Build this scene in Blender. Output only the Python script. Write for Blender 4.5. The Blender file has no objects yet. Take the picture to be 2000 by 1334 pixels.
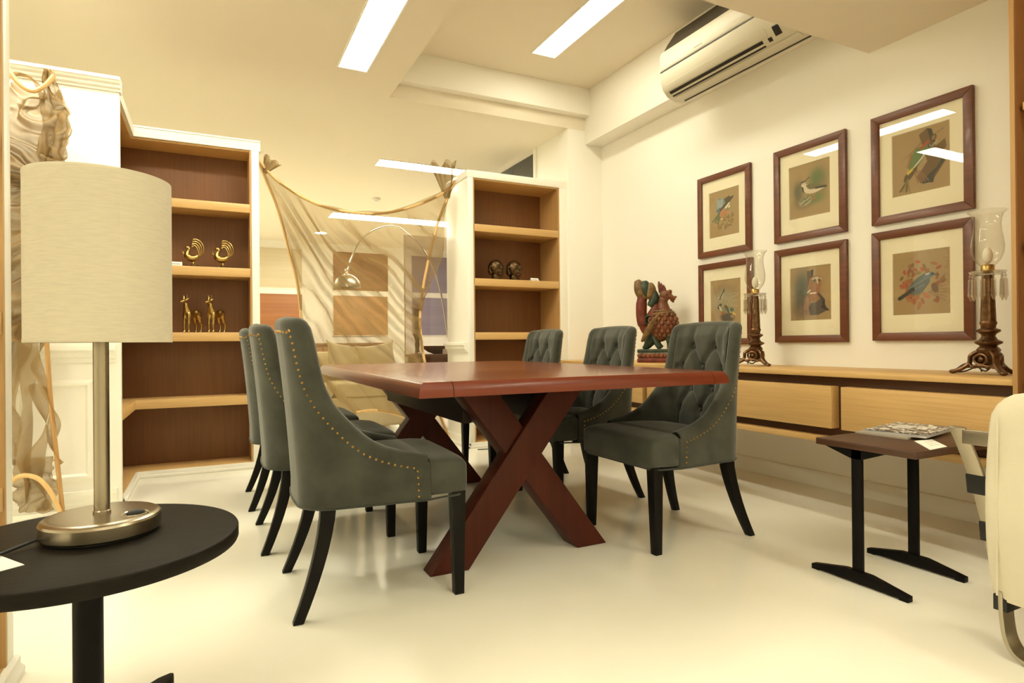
import bpy, bmesh, math, random
from math import sin, cos, pi, radians, sqrt, atan2
from mathutils import Vector, Matrix, noise
random.seed(7)
S = bpy.context.scene
C = S.collection
# ------------------------------------------------------------------ camera, world, exposure
F_PX, YAW, PITCH, ROLL, CAM_Z = 1189.0, 0.45947, 0.002577, -0.00902, 0.92
cy_, sy_, cp_, sp_ = cos(YAW), sin(YAW), cos(PITCH), sin(PITCH)
fw = Vector((sy_*cp_, cy_*cp_, sp_)); rt = Vector((cy_, -sy_, 0)); up = rt.cross(fw)
rt2 = rt*cos(ROLL) + up*sin(ROLL); up2 = up*cos(ROLL) - rt*sin(ROLL)
cam = bpy.data.cameras.new('camera'); camo = bpy.data.objects.new('camera', cam); C.objects.link(camo)
cam.sensor_fit = 'HORIZONTAL'; cam.sensor_width = 36.0; cam.lens = F_PX/2000.0*36.0
cam.clip_start = 0.05; cam.clip_end = 100
mw = Matrix.Identity(4)
for i in range(3):
    mw[i][0] = rt2[i]; mw[i][1] = up2[i]; mw[i][2] = -fw[i]
mw[0][3], mw[1][3], mw[2][3] = 0, 0, CAM_Z
camo.matrix_world = mw
S.camera = camo
W = bpy.data.worlds.new('dusk'); S.world = W; W.use_nodes = True
W.node_tree.nodes['Background'].inputs[0].default_value = (0.16, 0.17, 0.42, 1)
W.node_tree.nodes['Background'].inputs[1].default_value = 0.8
S.view_settings.view_transform = 'Standard'; S.view_settings.look = 'None'
S.view_settings.gamma = 1.0; S.view_settings.use_curve_mapping = False
S.view_settings.exposure = 0.31
try:
    S.cycles.use_denoising = True
    S.cycles.max_bounces = 9; S.cycles.diffuse_bounces = 7; S.cycles.transparent_max_bounces = 20
    S.cycles.adaptive_threshold = 0.02
    S.cycles.sample_clamp_indirect = 6.0
except Exception: pass
WARM = (1.0, 0.95, 0.73)
PANEL_E, PANEL_B, PANEL_C = 40.0, 17.0, 34.0
def spot(name, loc, tgt, power, size, blend=0.6, col=WARM, rad=0.04):
    l = bpy.data.lights.new(name, 'SPOT'); l.energy = power; l.spot_size = radians(size); l.spot_blend = blend
    l.color = col; l.shadow_soft_size = rad
    o = bpy.data.objects.new(name, l); C.objects.link(o); o.location = loc
    o.rotation_euler = (Vector(tgt)-Vector(loc)).to_track_quat('-Z', 'Y').to_euler()
    return o
spot('wall_washer', (-0.45, 3.55, 2.88), (-0.72, 4.2, 2.05), 12, 75)
# ------------------------------------------------------------------ materials
def mat(name, col, rough=0.5, metal=0.0, spec=0.5, bump=0.0, bscale=60.0, var=0.0, vscale=8.0, emit=None, estr=0.0, coat=0.0, sheen=0.0, stretch=(1,1,1), trans=0.0, ior=1.45):
    m = bpy.data.materials.new(name); m.use_nodes = True
    nt = m.node_tree; b = nt.nodes['Principled BSDF']
    b.inputs['Base Color'].default_value = (*col, 1); b.inputs['Roughness'].default_value = rough
    b.inputs['Metallic'].default_value = metal; b.inputs['Specular IOR Level'].default_value = spec
    b.inputs['Coat Weight'].default_value = coat; b.inputs['Sheen Weight'].default_value = sheen
    b.inputs['Transmission Weight'].default_value = trans; b.inputs['IOR'].default_value = ior
    if emit: b.inputs['Emission Color'].default_value = (*emit, 1); b.inputs['Emission Strength'].default_value = estr
    if var or bump:
        tc = nt.nodes.new('ShaderNodeTexCoord'); mp = nt.nodes.new('ShaderNodeMapping')
        mp.inputs['Scale'].default_value = stretch; nt.links.new(tc.outputs['Object'], mp.inputs['Vector'])
    if var:
        n = nt.nodes.new('ShaderNodeTexNoise'); n.inputs['Scale'].default_value = vscale; n.inputs['Detail'].default_value = 5
        nt.links.new(mp.outputs[0], n.inputs['Vector'])
        r = nt.nodes.new('ShaderNodeValToRGB')
        r.color_ramp.elements[0].position = 0.3; r.color_ramp.elements[1].position = 0.7
        r.color_ramp.elements[0].color = (*[max(0, c*(1-var)) for c in col], 1)
        r.color_ramp.elements[1].color = (*[min(1, c*(1+var)) for c in col], 1)
        nt.links.new(n.outputs['Fac'], r.inputs[0]); nt.links.new(r.outputs[0], b.inputs['Base Color'])
    if bump:
        n2 = nt.nodes.new('ShaderNodeTexNoise'); n2.inputs['Scale'].default_value = bscale; n2.inputs['Detail'].default_value = 4
        nt.links.new(mp.outputs[0], n2.inputs['Vector'])
        bp = nt.nodes.new('ShaderNodeBump'); bp.inputs['Strength'].default_value = bump; bp.inputs['Distance'].default_value = 0.004
        nt.links.new(n2.outputs['Fac'], bp.inputs['Height']); nt.links.new(bp.outputs[0], b.inputs['Normal'])
    return m
def wood(name, dark, light, axis=2, rough=0.4, fine=90.0, coat=0.0, bump=0.05, contrast=0.25, spec=0.5):
    """grain runs along axis"""
    m = bpy.data.materials.new(name); m.use_nodes = True; nt = m.node_tree; b = nt.nodes['Principled BSDF']
    tc = nt.nodes.new('ShaderNodeTexCoord'); mp = nt.nodes.new('ShaderNodeMapping')
    sc = [fine]*3; sc[axis] = fine*0.03; mp.inputs['Scale'].default_value = sc
    nt.links.new(tc.outputs['Object'], mp.inputs['Vector'])
    n = nt.nodes.new('ShaderNodeTexNoise'); n.inputs['Scale'].default_value = 1.0; n.inputs['Detail'].default_value = 4
    n.inputs['Distortion'].default_value = 0.4
    nt.links.new(mp.outputs[0], n.inputs['Vector'])
    mp2 = nt.nodes.new('ShaderNodeMapping'); sc2 = [7]*3; sc2[axis] = 0.5; mp2.inputs['Scale'].default_value = sc2
    nt.links.new(tc.outputs['Object'], mp2.inputs['Vector'])
    n2 = nt.nodes.new('ShaderNodeTexNoise'); n2.inputs['Scale'].default_value = 1.0; nt.links.new(mp2.outputs[0], n2.inputs['Vector'])
    mx = nt.nodes.new('ShaderNodeMix'); mx.inputs[0].default_value = 0.4
    nt.links.new(n.outputs['Fac'], mx.inputs[2]); nt.links.new(n2.outputs['Fac'], mx.inputs[3])
    r = nt.nodes.new('ShaderNodeValToRGB'); r.color_ramp.elements[0].position = 0.5-contrast; r.color_ramp.elements[1].position = 0.5+contrast
    r.color_ramp.elements[0].color = (*dark, 1); r.color_ramp.elements[1].color = (*light, 1)
    nt.links.new(mx.outputs[0], r.inputs[0]); nt.links.new(r.outputs[0], b.inputs['Base Color'])
    b.inputs['Specular IOR Level'].default_value = spec
    b.inputs['Roughness'].default_value = rough; b.inputs['Coat Weight'].default_value = coat; b.inputs['Coat Roughness'].default_value = 0.12
    if bump:
        bp = nt.nodes.new('ShaderNodeBump'); bp.inputs['Strength'].default_value = bump; bp.inputs['Distance'].default_value = 0.002
        nt.links.new(n.outputs['Fac'], bp.inputs['Height']); nt.links.new(bp.outputs[0], b.inputs['Normal'])
    return m
def sheer(name, col, alpha_face=0.45, alpha_edge=0.95):
    m = bpy.data.materials.new(name); m.use_nodes = True; nt = m.node_tree
    b = nt.nodes['Principled BSDF']; out = nt.nodes['Material Output']; nt.nodes.remove(b)
    d = nt.nodes.new('ShaderNodeBsdfDiffuse'); d.inputs[0].default_value = (*col, 1)
    t = nt.nodes.new('ShaderNodeBsdfTranslucent'); t.inputs[0].default_value = (*col, 1)
    ms = nt.nodes.new('ShaderNodeMixShader'); ms.inputs[0].default_value = 0.4
    nt.links.new(d.outputs[0], ms.inputs[1]); nt.links.new(t.outputs[0], ms.inputs[2])
    tr = nt.nodes.new('ShaderNodeBsdfTransparent'); tr.inputs[0].default_value = (1, 0.97, 0.9, 1)
    lw = nt.nodes.new('ShaderNodeLayerWeight'); lw.inputs[0].default_value = 0.5
    mr = nt.nodes.new('ShaderNodeMapRange'); mr.inputs['From Min'].default_value = 0; mr.inputs['From Max'].default_value = 0.8
    mr.inputs['To Min'].default_value = alpha_face; mr.inputs['To Max'].default_value = alpha_edge
    nt.links.new(lw.outputs['Facing'], mr.inputs['Value'])
    mm = nt.nodes.new('ShaderNodeMixShader'); nt.links.new(mr.outputs[0], mm.inputs[0])
    nt.links.new(tr.outputs[0], mm.inputs[1]); nt.links.new(ms.outputs[0], mm.inputs[2])
    nt.links.new(mm.outputs[0], out.inputs[0])
    return m
def glass_sheet(name, tint=(1,1,1), gloss=0.08, rough=0.0):
    """thin clear pane: see-through with a mirror film, no refraction"""
    m = bpy.data.materials.new(name); m.use_nodes = True; nt = m.node_tree
    b = nt.nodes['Principled BSDF']; out = nt.nodes['Material Output']; nt.nodes.remove(b)
    tr = nt.nodes.new('ShaderNodeBsdfTransparent'); tr.inputs[0].default_value = (*tint, 1)
    g = nt.nodes.new('ShaderNodeBsdfGlossy'); g.inputs['Roughness'].default_value = rough
    fr = nt.nodes.new('ShaderNodeLayerWeight'); fr.inputs[0].default_value = 0.5
    pw = nt.nodes.new('ShaderNodeMath'); pw.operation = 'POWER'; pw.inputs[1].default_value = 5.0
    nt.links.new(fr.outputs['Facing'], pw.inputs[0])
    ad = nt.nodes.new('ShaderNodeMath'); ad.operation = 'MULTIPLY_ADD'; ad.inputs[1].default_value = 0.9; ad.inputs[2].default_value = gloss; ad.use_clamp = True
    nt.links.new(pw.outputs[0], ad.inputs[0])
    mm = nt.nodes.new('ShaderNodeMixShader'); nt.links.new(ad.outputs[0], mm.inputs[0])
    nt.links.new(tr.outputs[0], mm.inputs[1]); nt.links.new(g.outputs[0], mm.inputs[2]); nt.links.new(mm.outputs[0], out.inputs[0])
    return m
WHITE = (0.90, 0.88, 0.81)
M = {}
M['wall'] = mat('wall_paint', WHITE, 0.6, bump=0.02, bscale=200)
M['ceil'] = mat('ceiling_paint', (0.80, 0.73, 0.60), 0.8, bump=0.02, bscale=150)
M['trimw'] = mat('white_lacquer', (0.88, 0.86, 0.78), 0.35, bump=0.01)
M['floor'] = mat('epoxy_floor', (0.88, 0.86, 0.76), 0.16, spec=0.5, bump=0.012, bscale=4, var=0.03, vscale=1.5)
M['oak'] = wood('oak_edge', (0.52, 0.31, 0.11), (0.70, 0.46, 0.19), 0, 0.45)
M['oaky'] = wood('oak_along_wall', (0.52, 0.31, 0.11), (0.70, 0.46, 0.19), 1, 0.45)
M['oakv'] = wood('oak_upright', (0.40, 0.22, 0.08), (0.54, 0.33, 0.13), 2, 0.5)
M['oakshade'] = wood('oak_in_shade', (0.155, 0.058, 0.014), (0.225, 0.092, 0.024), 2, 0.5)  # same oak, coloured darker for the shade inside the bookcases
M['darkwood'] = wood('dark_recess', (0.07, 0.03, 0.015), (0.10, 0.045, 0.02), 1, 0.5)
M['tabletop'] = wood('cherry_top', (0.085, 0.016, 0.005), (0.19, 0.042, 0.011), 1, 0.26, coat=0.22, bump=0.03)
M['tableedge'] = wood('cherry_end', (0.10, 0.012, 0.0025), (0.21, 0.030, 0.005), 0, 0.32, coat=0.12, bump=0.03)
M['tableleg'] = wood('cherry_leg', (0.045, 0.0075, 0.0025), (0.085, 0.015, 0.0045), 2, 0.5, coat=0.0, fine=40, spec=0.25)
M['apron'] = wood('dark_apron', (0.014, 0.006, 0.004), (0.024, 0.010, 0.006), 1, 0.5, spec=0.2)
M['velvet'] = mat('grey_velvet', (0.052, 0.054, 0.042), 0.85, spec=0.15, var=0.30, vscale=9, bump=0.12, bscale=500, sheen=0.30)
M['welt'] = mat('velvet_welt', (0.034, 0.036, 0.029), 0.85, spec=0.2, sheen=0.3, bump=0.1, bscale=300)
M['button'] = mat('velvet_button', (0.034, 0.036, 0.029), 0.8, spec=0.2, sheen=0.4, bump=0.05)
M['brassnail'] = mat('brass_nail', (0.42, 0.25, 0.08), 0.3, 1.0, bump=0.02)
M['blackleg'] = mat('black_lacquer_leg', (0.006, 0.005, 0.004), 0.45, spec=0.18, bump=0.05, bscale=80)
M['blackwood'] = wood('black_stained_ash', (0.003, 0.0025, 0.002), (0.014, 0.011, 0.007), 0, 0.5, fine=110, bump=0.25, spec=0.12)
M['blackmetal'] = mat('black_metal', (0.006, 0.005, 0.0045), 0.45, 0.0, spec=0.12, bump=0.02)
M['rubber'] = mat('black_rubber', (0.01, 0.01, 0.01), 0.5, bump=0.02)
M['nickel'] = mat('brushed_nickel', (0.40, 0.345, 0.26), 0.26, 1.0, bump=0.03, bscale=120, stretch=(1,1,0.05))
M['chrome'] = mat('chrome', (0.75, 0.72, 0.65), 0.08, 1.0, bump=0.005)
M['steel'] = mat('satin_steel', (0.45, 0.40, 0.31), 0.32, 1.0, bump=0.02, bscale=100)
M['linen'] = mat('linen_shade', (0.58, 0.53, 0.42), 0.9, spec=0.1, var=0.05, vscale=30, bump=0.10, bscale=40, stretch=(1,1,9))
M['canvas'] = mat('canvas_cover', (0.66, 0.61, 0.48), 0.9, spec=0.1, var=0.04, vscale=6, bump=0.25, bscale=220)
M['card'] = mat('paper_card', (0.88, 0.86, 0.80), 0.6, bump=0.02)
M['ink'] = mat('grey_ink', (0.35, 0.33, 0.30), 0.7, bump=0.01)
M['acw'] = mat('ac_plastic', (0.62, 0.58, 0.46), 0.4, bump=0.01)
M['acdark'] = mat('ac_slot', (0.012, 0.010, 0.008), 0.5, bump=0.01)
M['frame'] = wood('mahogany_frame', (0.09, 0.026, 0.010), (0.19, 0.060, 0.022), 1, 0.4, fine=50, coat=0.1)
M['matboard'] = mat('mat_board', (0.84, 0.78, 0.58), 0.8, bump=0.02, bscale=200)
M['picglass'] = glass_sheet('picture_glass', (1,1,1), 0.03)
M['panelb'] = mat('light_diffuser_strong', (0.9, 0.9, 0.85), 0.5, emit=(1.0, 0.95, 0.73), estr=PANEL_B, bump=0.01)
M['panelc'] = mat('light_diffuser_left', (0.9, 0.9, 0.85), 0.5, emit=(1.0, 0.95, 0.73), estr=PANEL_C, bump=0.01)
M['panel'] = mat('light_diffuser', (0.9, 0.9, 0.85), 0.5, emit=(1.0, 0.95, 0.73), estr=PANEL_E, bump=0.01)
M['brass'] = mat('aged_brass', (0.50, 0.34, 0.12), 0.32, 1.0, var=0.2, vscale=40, bump=0.05, bscale=90)
M['bronze'] = mat('dark_bronze', (0.10, 0.060, 0.028), 0.36, 0.9, var=0.3, vscale=40, bump=0.05)
M['bronzelamp'] = mat('antique_bronze', (0.16, 0.085, 0.040), 0.38, 0.85, var=0.4, vscale=50, bump=0.08)
M['crystal'] = mat('cut_crystal', (1, 0.98, 0.94), 0.02, trans=1.0, ior=1.5, bump=0.01)
M['bulb'] = mat('frosted_bulb', (0.95, 0.92, 0.85), 0.4, bump=0.01)
M['rattan'] = wood('rattan_pole', (0.55, 0.33, 0.12), (0.74, 0.50, 0.22), 2, 0.4, fine=60)
M['rattand'] = wood('rattan_pole_dark', (0.36, 0.19, 0.06), (0.52, 0.30, 0.11), 2, 0.4, fine=60)
M['sheer'] = sheer('sheer_mesh', (0.29, 0.20, 0.088), 0.43, 0.97)
M['sheerd'] = sheer('sheer_mesh_dense', (0.33, 0.222, 0.098), 0.60, 0.98)
M['glass'] = glass_sheet('partition_glass', (0.97, 0.98, 0.96), 0.01)
M['tint'] = glass_sheet('tinted_glass', (0.78, 0.75, 0.76), 0.03)
M['darkglass'] = mat('dark_glass', (0.05, 0.055, 0.05), 0.06, spec=0.8, bump=0.005)
M['sofa'] = mat('sofa_linen', (0.62, 0.54, 0.36), 0.9, spec=0.1, var=0.05, bump=0.2, bscale=160)
M['cushion'] = mat('cushion_linen', (0.66, 0.58, 0.40), 0.9, spec=0.1, var=0.05, bump=0.2, bscale=160)
M['walnut'] = wood('walnut', (0.13, 0.055, 0.022), (0.22, 0.10, 0.04), 0, 0.45)
M['sidetop'] = wood('walnut_side_top', (0.040, 0.016, 0.008), (0.085, 0.034, 0.015), 1, 0.42, fine=60)
M['red'] = mat('carved_red', (0.15, 0.028, 0.012), 0.45, var=0.4, vscale=25, bump=0.3, bscale=60)
M['green'] = mat('carved_green', (0.030, 0.050, 0.028), 0.45, var=0.5, vscale=25, bump=0.3, bscale=60)
M['ochre'] = mat('carved_ochre', (0.17, 0.095, 0.030), 0.45, var=0.4, vscale=25, bump=0.3, bscale=60)
M['ruddy'] = mat('carved_ruddy', (0.18, 0.062, 0.024), 0.45, var=0.35, vscale=20, bump=0.2, bscale=60)
M['plastic'] = mat('white_plastic', (0.85, 0.82, 0.74), 0.4, bump=0.01)
# ------------------------------------------------------------------ builders
def root_of(o):
    while o.parent: o = o.parent
    return o
class MB:
    def __init__(s): s.v = []; s.f = []; s.mi = []; s.cur = 0
    def add(s, vs, fs):
        k = len(s.v); s.v += [tuple(p) for p in vs]; s.f += [tuple(i+k for i in f) for f in fs]; s.mi += [s.cur]*len(fs); return s
    def box(s, x0, x1, y0, y1, z0, z1):
        x0, x1 = min(x0,x1), max(x0,x1); y0, y1 = min(y0,y1), max(y0,y1); z0, z1 = min(z0,z1), max(z0,z1)
        return s.add([(x0,y0,z0),(x1,y0,z0),(x1,y1,z0),(x0,y1,z0),(x0,y0,z1),(x1,y0,z1),(x1,y1,z1),(x0,y1,z1)],
                     [(0,3,2,1),(4,5,6,7),(0,1,5,4),(1,2,6,5),(2,3,7,6),(3,0,4,7)])
    def prism(s, poly, axis, a0, a1):
        """poly: list of 2d points in the two other axes (cyclic order x->yz, y->xz, z->xy)"""
        def p3(p, a): return (a,p[0],p[1]) if axis == 0 else (p[0],a,p[1]) if axis == 1 else (p[0],p[1],a)
        n = len(poly); vs = [p3(p,a0) for p in poly]+[p3(p,a1) for p in poly]
        fs = [tuple(range(n)), tuple(range(2*n-1,n-1,-1))]+[(i,i+n,(i+1)%n+n,(i+1)%n) for i in range(n)]
        return s.add(vs, fs)
    def tube(s, pts, r, n=10, caps=True, sx=1.0, closed=False):
        pts = [Vector(p) for p in pts]; m = len(pts); rr = r if isinstance(r,(list,tuple)) else [r]*m
        vs = []; prev = None
        for i, p in enumerate(pts):
            if closed: d = pts[(i+1)%m]-pts[i-1]
            else: d = pts[min(i+1,m-1)]-pts[max(i-1,0)]
            d.normalize()
            if prev is None:
                a = Vector((0,0,1)) if abs(d.z) < 0.9 else Vector((1,0,0)); u = d.cross(a).normalized()
            else:
                u = (prev - d*prev.dot(d)).normalized()
            prev = u; w = d.cross(u)
            for k in range(n):
                t = 2*pi*k/n; vs.append(p+u*(cos(t)*rr[i]*sx)+w*(sin(t)*rr[i]))
        fs = []
        for i in range(m if closed else m-1):
            j = (i+1) % m
            fs += [(i*n+k, i*n+(k+1)%n, j*n+(k+1)%n, j*n+k) for k in range(n)]
        if caps and not closed: fs += [tuple(range(n-1,-1,-1)), tuple((m-1)*n+k for k in range(n))]
        return s.add(vs, fs)
    def lathe(s, prof, c=(0,0,0), n=24, cap=True, wob=None):
        vs = []
        for i, (r, z) in enumerate(prof):
            for k in range(n):
                a = 2*pi*k/n; q = r*(1+(wob(a,i) if wob else 0)); vs.append((c[0]+q*cos(a), c[1]+q*sin(a), c[2]+z))
        m = len(prof)
        fs = [(i*n+k, i*n+(k+1)%n, (i+1)*n+(k+1)%n, (i+1)*n+k) for i in range(m-1) for k in range(n)]
        if cap: fs += [tuple(range(n-1,-1,-1)), tuple((m-1)*n+k for k in range(n))]
        return s.add(vs, fs)
    def ball(s, c, r, n=12, m=8, rot=None):
        r = r if isinstance(r,(tuple,list)) else (r,r,r); vs = []
        for j in range(m+1):
            t = pi*j/m
            for k in range(n):
                a = 2*pi*k/n; v = Vector((r[0]*sin(t)*cos(a), r[1]*sin(t)*sin(a), r[2]*cos(t)))
                if rot: v = rot @ v
                vs.append(v+Vector(c))
        fs = [(j*n+k, (j+1)*n+k, (j+1)*n+(k+1)%n, j*n+(k+1)%n) for j in range(m) for k in range(n)]
        return s.add(vs, fs)
    def grid(s, fn, nu, nv, closeu=False):
        vs = [fn(i/(nu if closeu else nu-1), j/(nv-1)) for j in range(nv) for i in range(nu)]
        fs = [(j*nu+i, j*nu+(i+1)%nu, (j+1)*nu+(i+1)%nu, (j+1)*nu+i) for j in range(nv-1) for i in range(nu if closeu else nu-1)]
        return s.add(vs, fs)
    def build(s, name, m, parent=None, world=False, bevel=0.0, seg=2, smooth=True, ang=40, weld=False):
        me = bpy.data.meshes.new(name)
        off = root_of(parent).location if (world and parent) else Vector((0,0,0))
        me.from_pydata([Vector(p)-off for p in s.v], [], s.f)
        ms = m if isinstance(m, list) else [m]
        for x in ms: me.materials.append(x)
        for p, k in zip(me.polygons, s.mi): p.material_index = k
        bm = bmesh.new(); bm.from_mesh(me)
        if weld: bmesh.ops.remove_doubles(bm, verts=bm.verts, dist=1e-5)
        bmesh.ops.recalc_face_normals(bm, faces=bm.faces)
        if bevel:
            es = [e for e in bm.edges if len(e.link_faces) == 2 and e.calc_face_angle(0) > 0.5]
            bmesh.ops.bevel(bm, geom=es, offset=bevel, offset_type='OFFSET', segments=seg, profile=0.5, affect='EDGES', clamp_overlap=True)
        bm.to_mesh(me); bm.free()
        if smooth:
            for p in me.polygons: p.use_smooth = True
            me.set_sharp_from_angle(angle=radians(ang))
        o = bpy.data.objects.new(name, me); C.objects.link(o)
        if parent: o.parent = parent
        return o
def tag(o, label=None, cat=None, group=None, kind=None):
    if label: o['label'] = label
    if cat: o['category'] = cat
    if group: o['group'] = group
    if kind: o['kind'] = kind
    return o
def thing(name, label, cat, loc=(0,0,0), rot=0.0, group=None):
    o = bpy.data.objects.new(name, None); C.objects.link(o); o.location = loc; o.rotation_euler = (0,0,rot); o.empty_display_size = 0.1
    return tag(o, label, cat, group)
def struct(mb, name, m, parent=None, **k):
    o = mb.build(name, m, parent, **k); o['kind'] = 'structure'; return o
def dup(root, loc=None, rot=None, label=None):
    kids = [o for o in C.objects if o.parent == root]
    r = root.copy(); C.objects.link(r)
    if loc is not None: r.location = loc
    if rot is not None: r.rotation_euler = (0,0,rot)
    if label: r['label'] = label
    for ch in kids:
        c = ch.copy(); C.objects.link(c); c.parent = r
        for g in [o for o in C.objects if o.parent == ch]:
            d = g.copy(); C.objects.link(d); d.parent = c
    return r
def remesh(o, size, smooth=4):
    m = o.modifiers.new('remesh', 'REMESH'); m.mode = 'VOXEL'; m.voxel_size = size; m.use_smooth_shade = True
    if smooth:
        k = o.modifiers.new('smooth', 'SMOOTH'); k.iterations = smooth; k.factor = 0.5
    return o
def spline(pts, n=8):
    P = [Vector(p) for p in pts]; out = []
    for i in range(len(P)-1):
        p0, p1, p2, p3 = P[max(i-1,0)], P[i], P[i+1], P[min(i+2,len(P)-1)]
        for k in range(n):
            t = k/n
            out.append(0.5*((2*p1)+(p2-p0)*t+(2*p0-5*p1+4*p2-p3)*t*t+(3*p1-p0-3*p2+p3)*t**3))
    out.append(P[-1]); return out
def lerp(a, b, t): return a+(b-a)*t
def interp(x, tab):
    if x <= tab[0][0]: return tab[0][1]
    for (a, fa), (b, fb) in zip(tab, tab[1:]):
        if x <= b: return fa+(fb-fa)*(x-a)/(b-a)
    return tab[-1][1]
def hull_section(poly2d, axis, a0, a1): return MB().prism(poly2d, axis, a0, a1)

# ================================================================== SETTING
XW, YP, YB = 3.43, 4.92, 4.95     # right wall, pier face, bookcase face
ZC, ZR = 2.95, 3.32               # lower ceiling, raised ceiling
YF = 12.6                          # far wall
struct(MB().box(-3.2, 7.0, -3.2, YF+0.2, -0.1, 0.0), 'floor', M['floor'])
# ceiling with the raised bay left open
c = MB(); c.box(-3.2, 1.33, -3.2, YF+0.2, ZC, ZC+0.08); c.box(1.33, 7.0, YP, YF+0.2, ZC, ZC+0.08); c.box(1.33, XW+0.2, -3.2, 0.9, ZC, ZC+0.08)
c.box(1.30, XW+0.2, 0.8, YP+0.1, ZR, ZR+0.08); c.box(1.25, 1.33, 0.9, YP, ZC+0.08, ZR+0.06); c.box(1.33, 7.0, YP, YP+0.08, ZC+0.08, ZR+0.06)
struct(c, 'ceiling', M['ceil'])
struct(MB().box(1.33, XW, YP-0.09, YP, 3.07, ZR), 'trim_1', M['wall'], bevel=0.004)          # stepped upper band of the bay
struct(MB().box(1.30, XW, 0.9, 2.235, 2.58, ZR), 'ceiling_beam', M['ceil'])
struct(MB().box(3.235, XW, 2.235, YP, 2.82, ZR), 'wall_bulkhead', M['wall'], bevel=0.003)
struct(MB().box(XW, XW+0.15, -3.2, YP+0.6, 0, ZR+0.05), 'wall_right', M['wall'])
struct(MB().box(3.045, XW+0.15, YP, 5.54, 0, ZC), 'wall_pier', M['wall'], bevel=0.003)
struct(MB().box(-3.2, 7.0, -3.3, -3.2, 0, ZC), 'wall_behind', M['wall'])
struct(MB().box(-3.2, -3.05, -3.2, YF, 0, ZC), 'wall_left', M['wall'])
struct(MB().box(6.9, 7.0, -3.2, YF, 0, ZC), 'wall_far_side', M['wall'])
# baseboard right wall
b = MB().prism([(XW,0),(XW-0.02,0),(XW-0.02,0.075),(XW-0.012,0.095),(XW,0.1)], 1, 1.28, YP)
o = struct(b, 'baseboard_right', M['trimw'])
struct(MB().prism([(3.06,0),(3.045-0.015,0),(3.045-0.015,0.09),(3.06,0.1)], 1, YP, 5.54), 'baseboard_pier', M['trimw'])
struct(MB().box(-3.2, 7.0, YF, YF+0.15, 0, ZC), 'wall_far', M['wall'])
# glass transom wall beyond the pier
tw = struct(MB().box(3.035, 3.065, 5.54, 5.60, 0, ZC), 'window_1', M['trimw'], bevel=0.003)
struct(MB().box(3.04, 3.055, 5.60, 7.6, 2.35, 2.90), 'pane', M['darkglass'], tw)
struct(MB().box(3.04, 3.055, 5.60, 7.6, 0.0, 2.35), 'pane', M['tint'], tw)
# glass partition between bookcase and cabinet
YG = 5.47
wd = struct(MB().box(1.605, 1.61, YG-0.004, YG+0.014, 0.03, 1.93), 'window_2', M['steel'])
struct(MB().box(1.61, 2.02, YG, YG+0.01, 0.03, 1.93), 'pane', M['tint'], wd)

# ---- bookcases ------------------------------------------------------------
SH = [(1.912,1.976),(1.430,1.496),(0.953,1.018),(0.481,0.545)]
ZT, ZTI = 2.448, 2.384
XS, XSB = -0.471, -0.76      # wing face, wing back
YW = 4.2                     # end of the wing
YBK = YB+0.27
bk = thing('corner_bookcase', 'tall white framed corner bookcase with oak shelves on the left', 'bookcase', (-0.1, 5.1, 0))
MB().box(XSB, 0.268, YBK, YBK+0.02, 0.045, ZTI+0.02).build('back_panel', M['oakshade'], bk, True)
MB().box(XSB-0.02, XSB, YW+0.02, YBK+0.02, 0.045, ZTI+0.02).build('back_panel', M['oakshade'], bk, True)
MB().box(0.268, 0.280, YB+0.005, YBK+0.02, 0.045, ZTI).build('side_panel', M['oakv'], bk, True)
MB().box(XSB, XS-0.005, YW+0.045, YW+0.055, 0.045, ZTI).build('side_panel', M['oakv'], bk, True)
MB().box(0.281, 0.334, YB+0.0, YBK+0.2, 0, ZTI).build('stile', M['trimw'], bk, True, bevel=0.003)
t = MB(); t.box(XSB-0.02, 0.345, YB+0.0, YBK+0.2, ZTI, ZT); t.box(XSB-0.02, XS, YW+0.05, YB, ZTI, ZT)
t.box(XS-0.02, 0.345, YB-0.006, YB+0.02, ZT, ZT+0.012); t.build('top_rail', M['trimw'], bk, True)
MB().prism([(XSB,YW+0.056),(XS-0.02,YW+0.056),(XS-0.02,YB+0.02),(0.268,YB+0.02),(0.268,YBK),(XSB,YBK)], 2, ZTI-0.012, ZTI).build('top_panel', M['oak'], bk, True)
for z0, z1 in SH+[(0.02, 0.05)]:
    L = [(XSB,YW+0.056),(XS,YW+0.056),(XS,YB+0.002),(0.268,YB+0.002),(0.268,YBK),(XSB,YBK)]
    MB().prism(L, 2, z0, z1).build('shelf', M['oak'], bk, True, bevel=0.002)
p = MB()
p.box(XS-0.01, 0.334, YB-0.012, YB+0.01, 0, 0.048); p.box(XS-0.01, 0.334, YB-0.022, YB, 0, 0.022)
p.box(XS-0.01, XS+0.012, YW+0.05, YB-0.01, 0, 0.048); p.box(XS-0.01, XS+0.022, YW+0.05, YB-0.02, 0, 0.022)
p.build('plinth', M['trimw'], bk, True, bevel=0.004)
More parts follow.
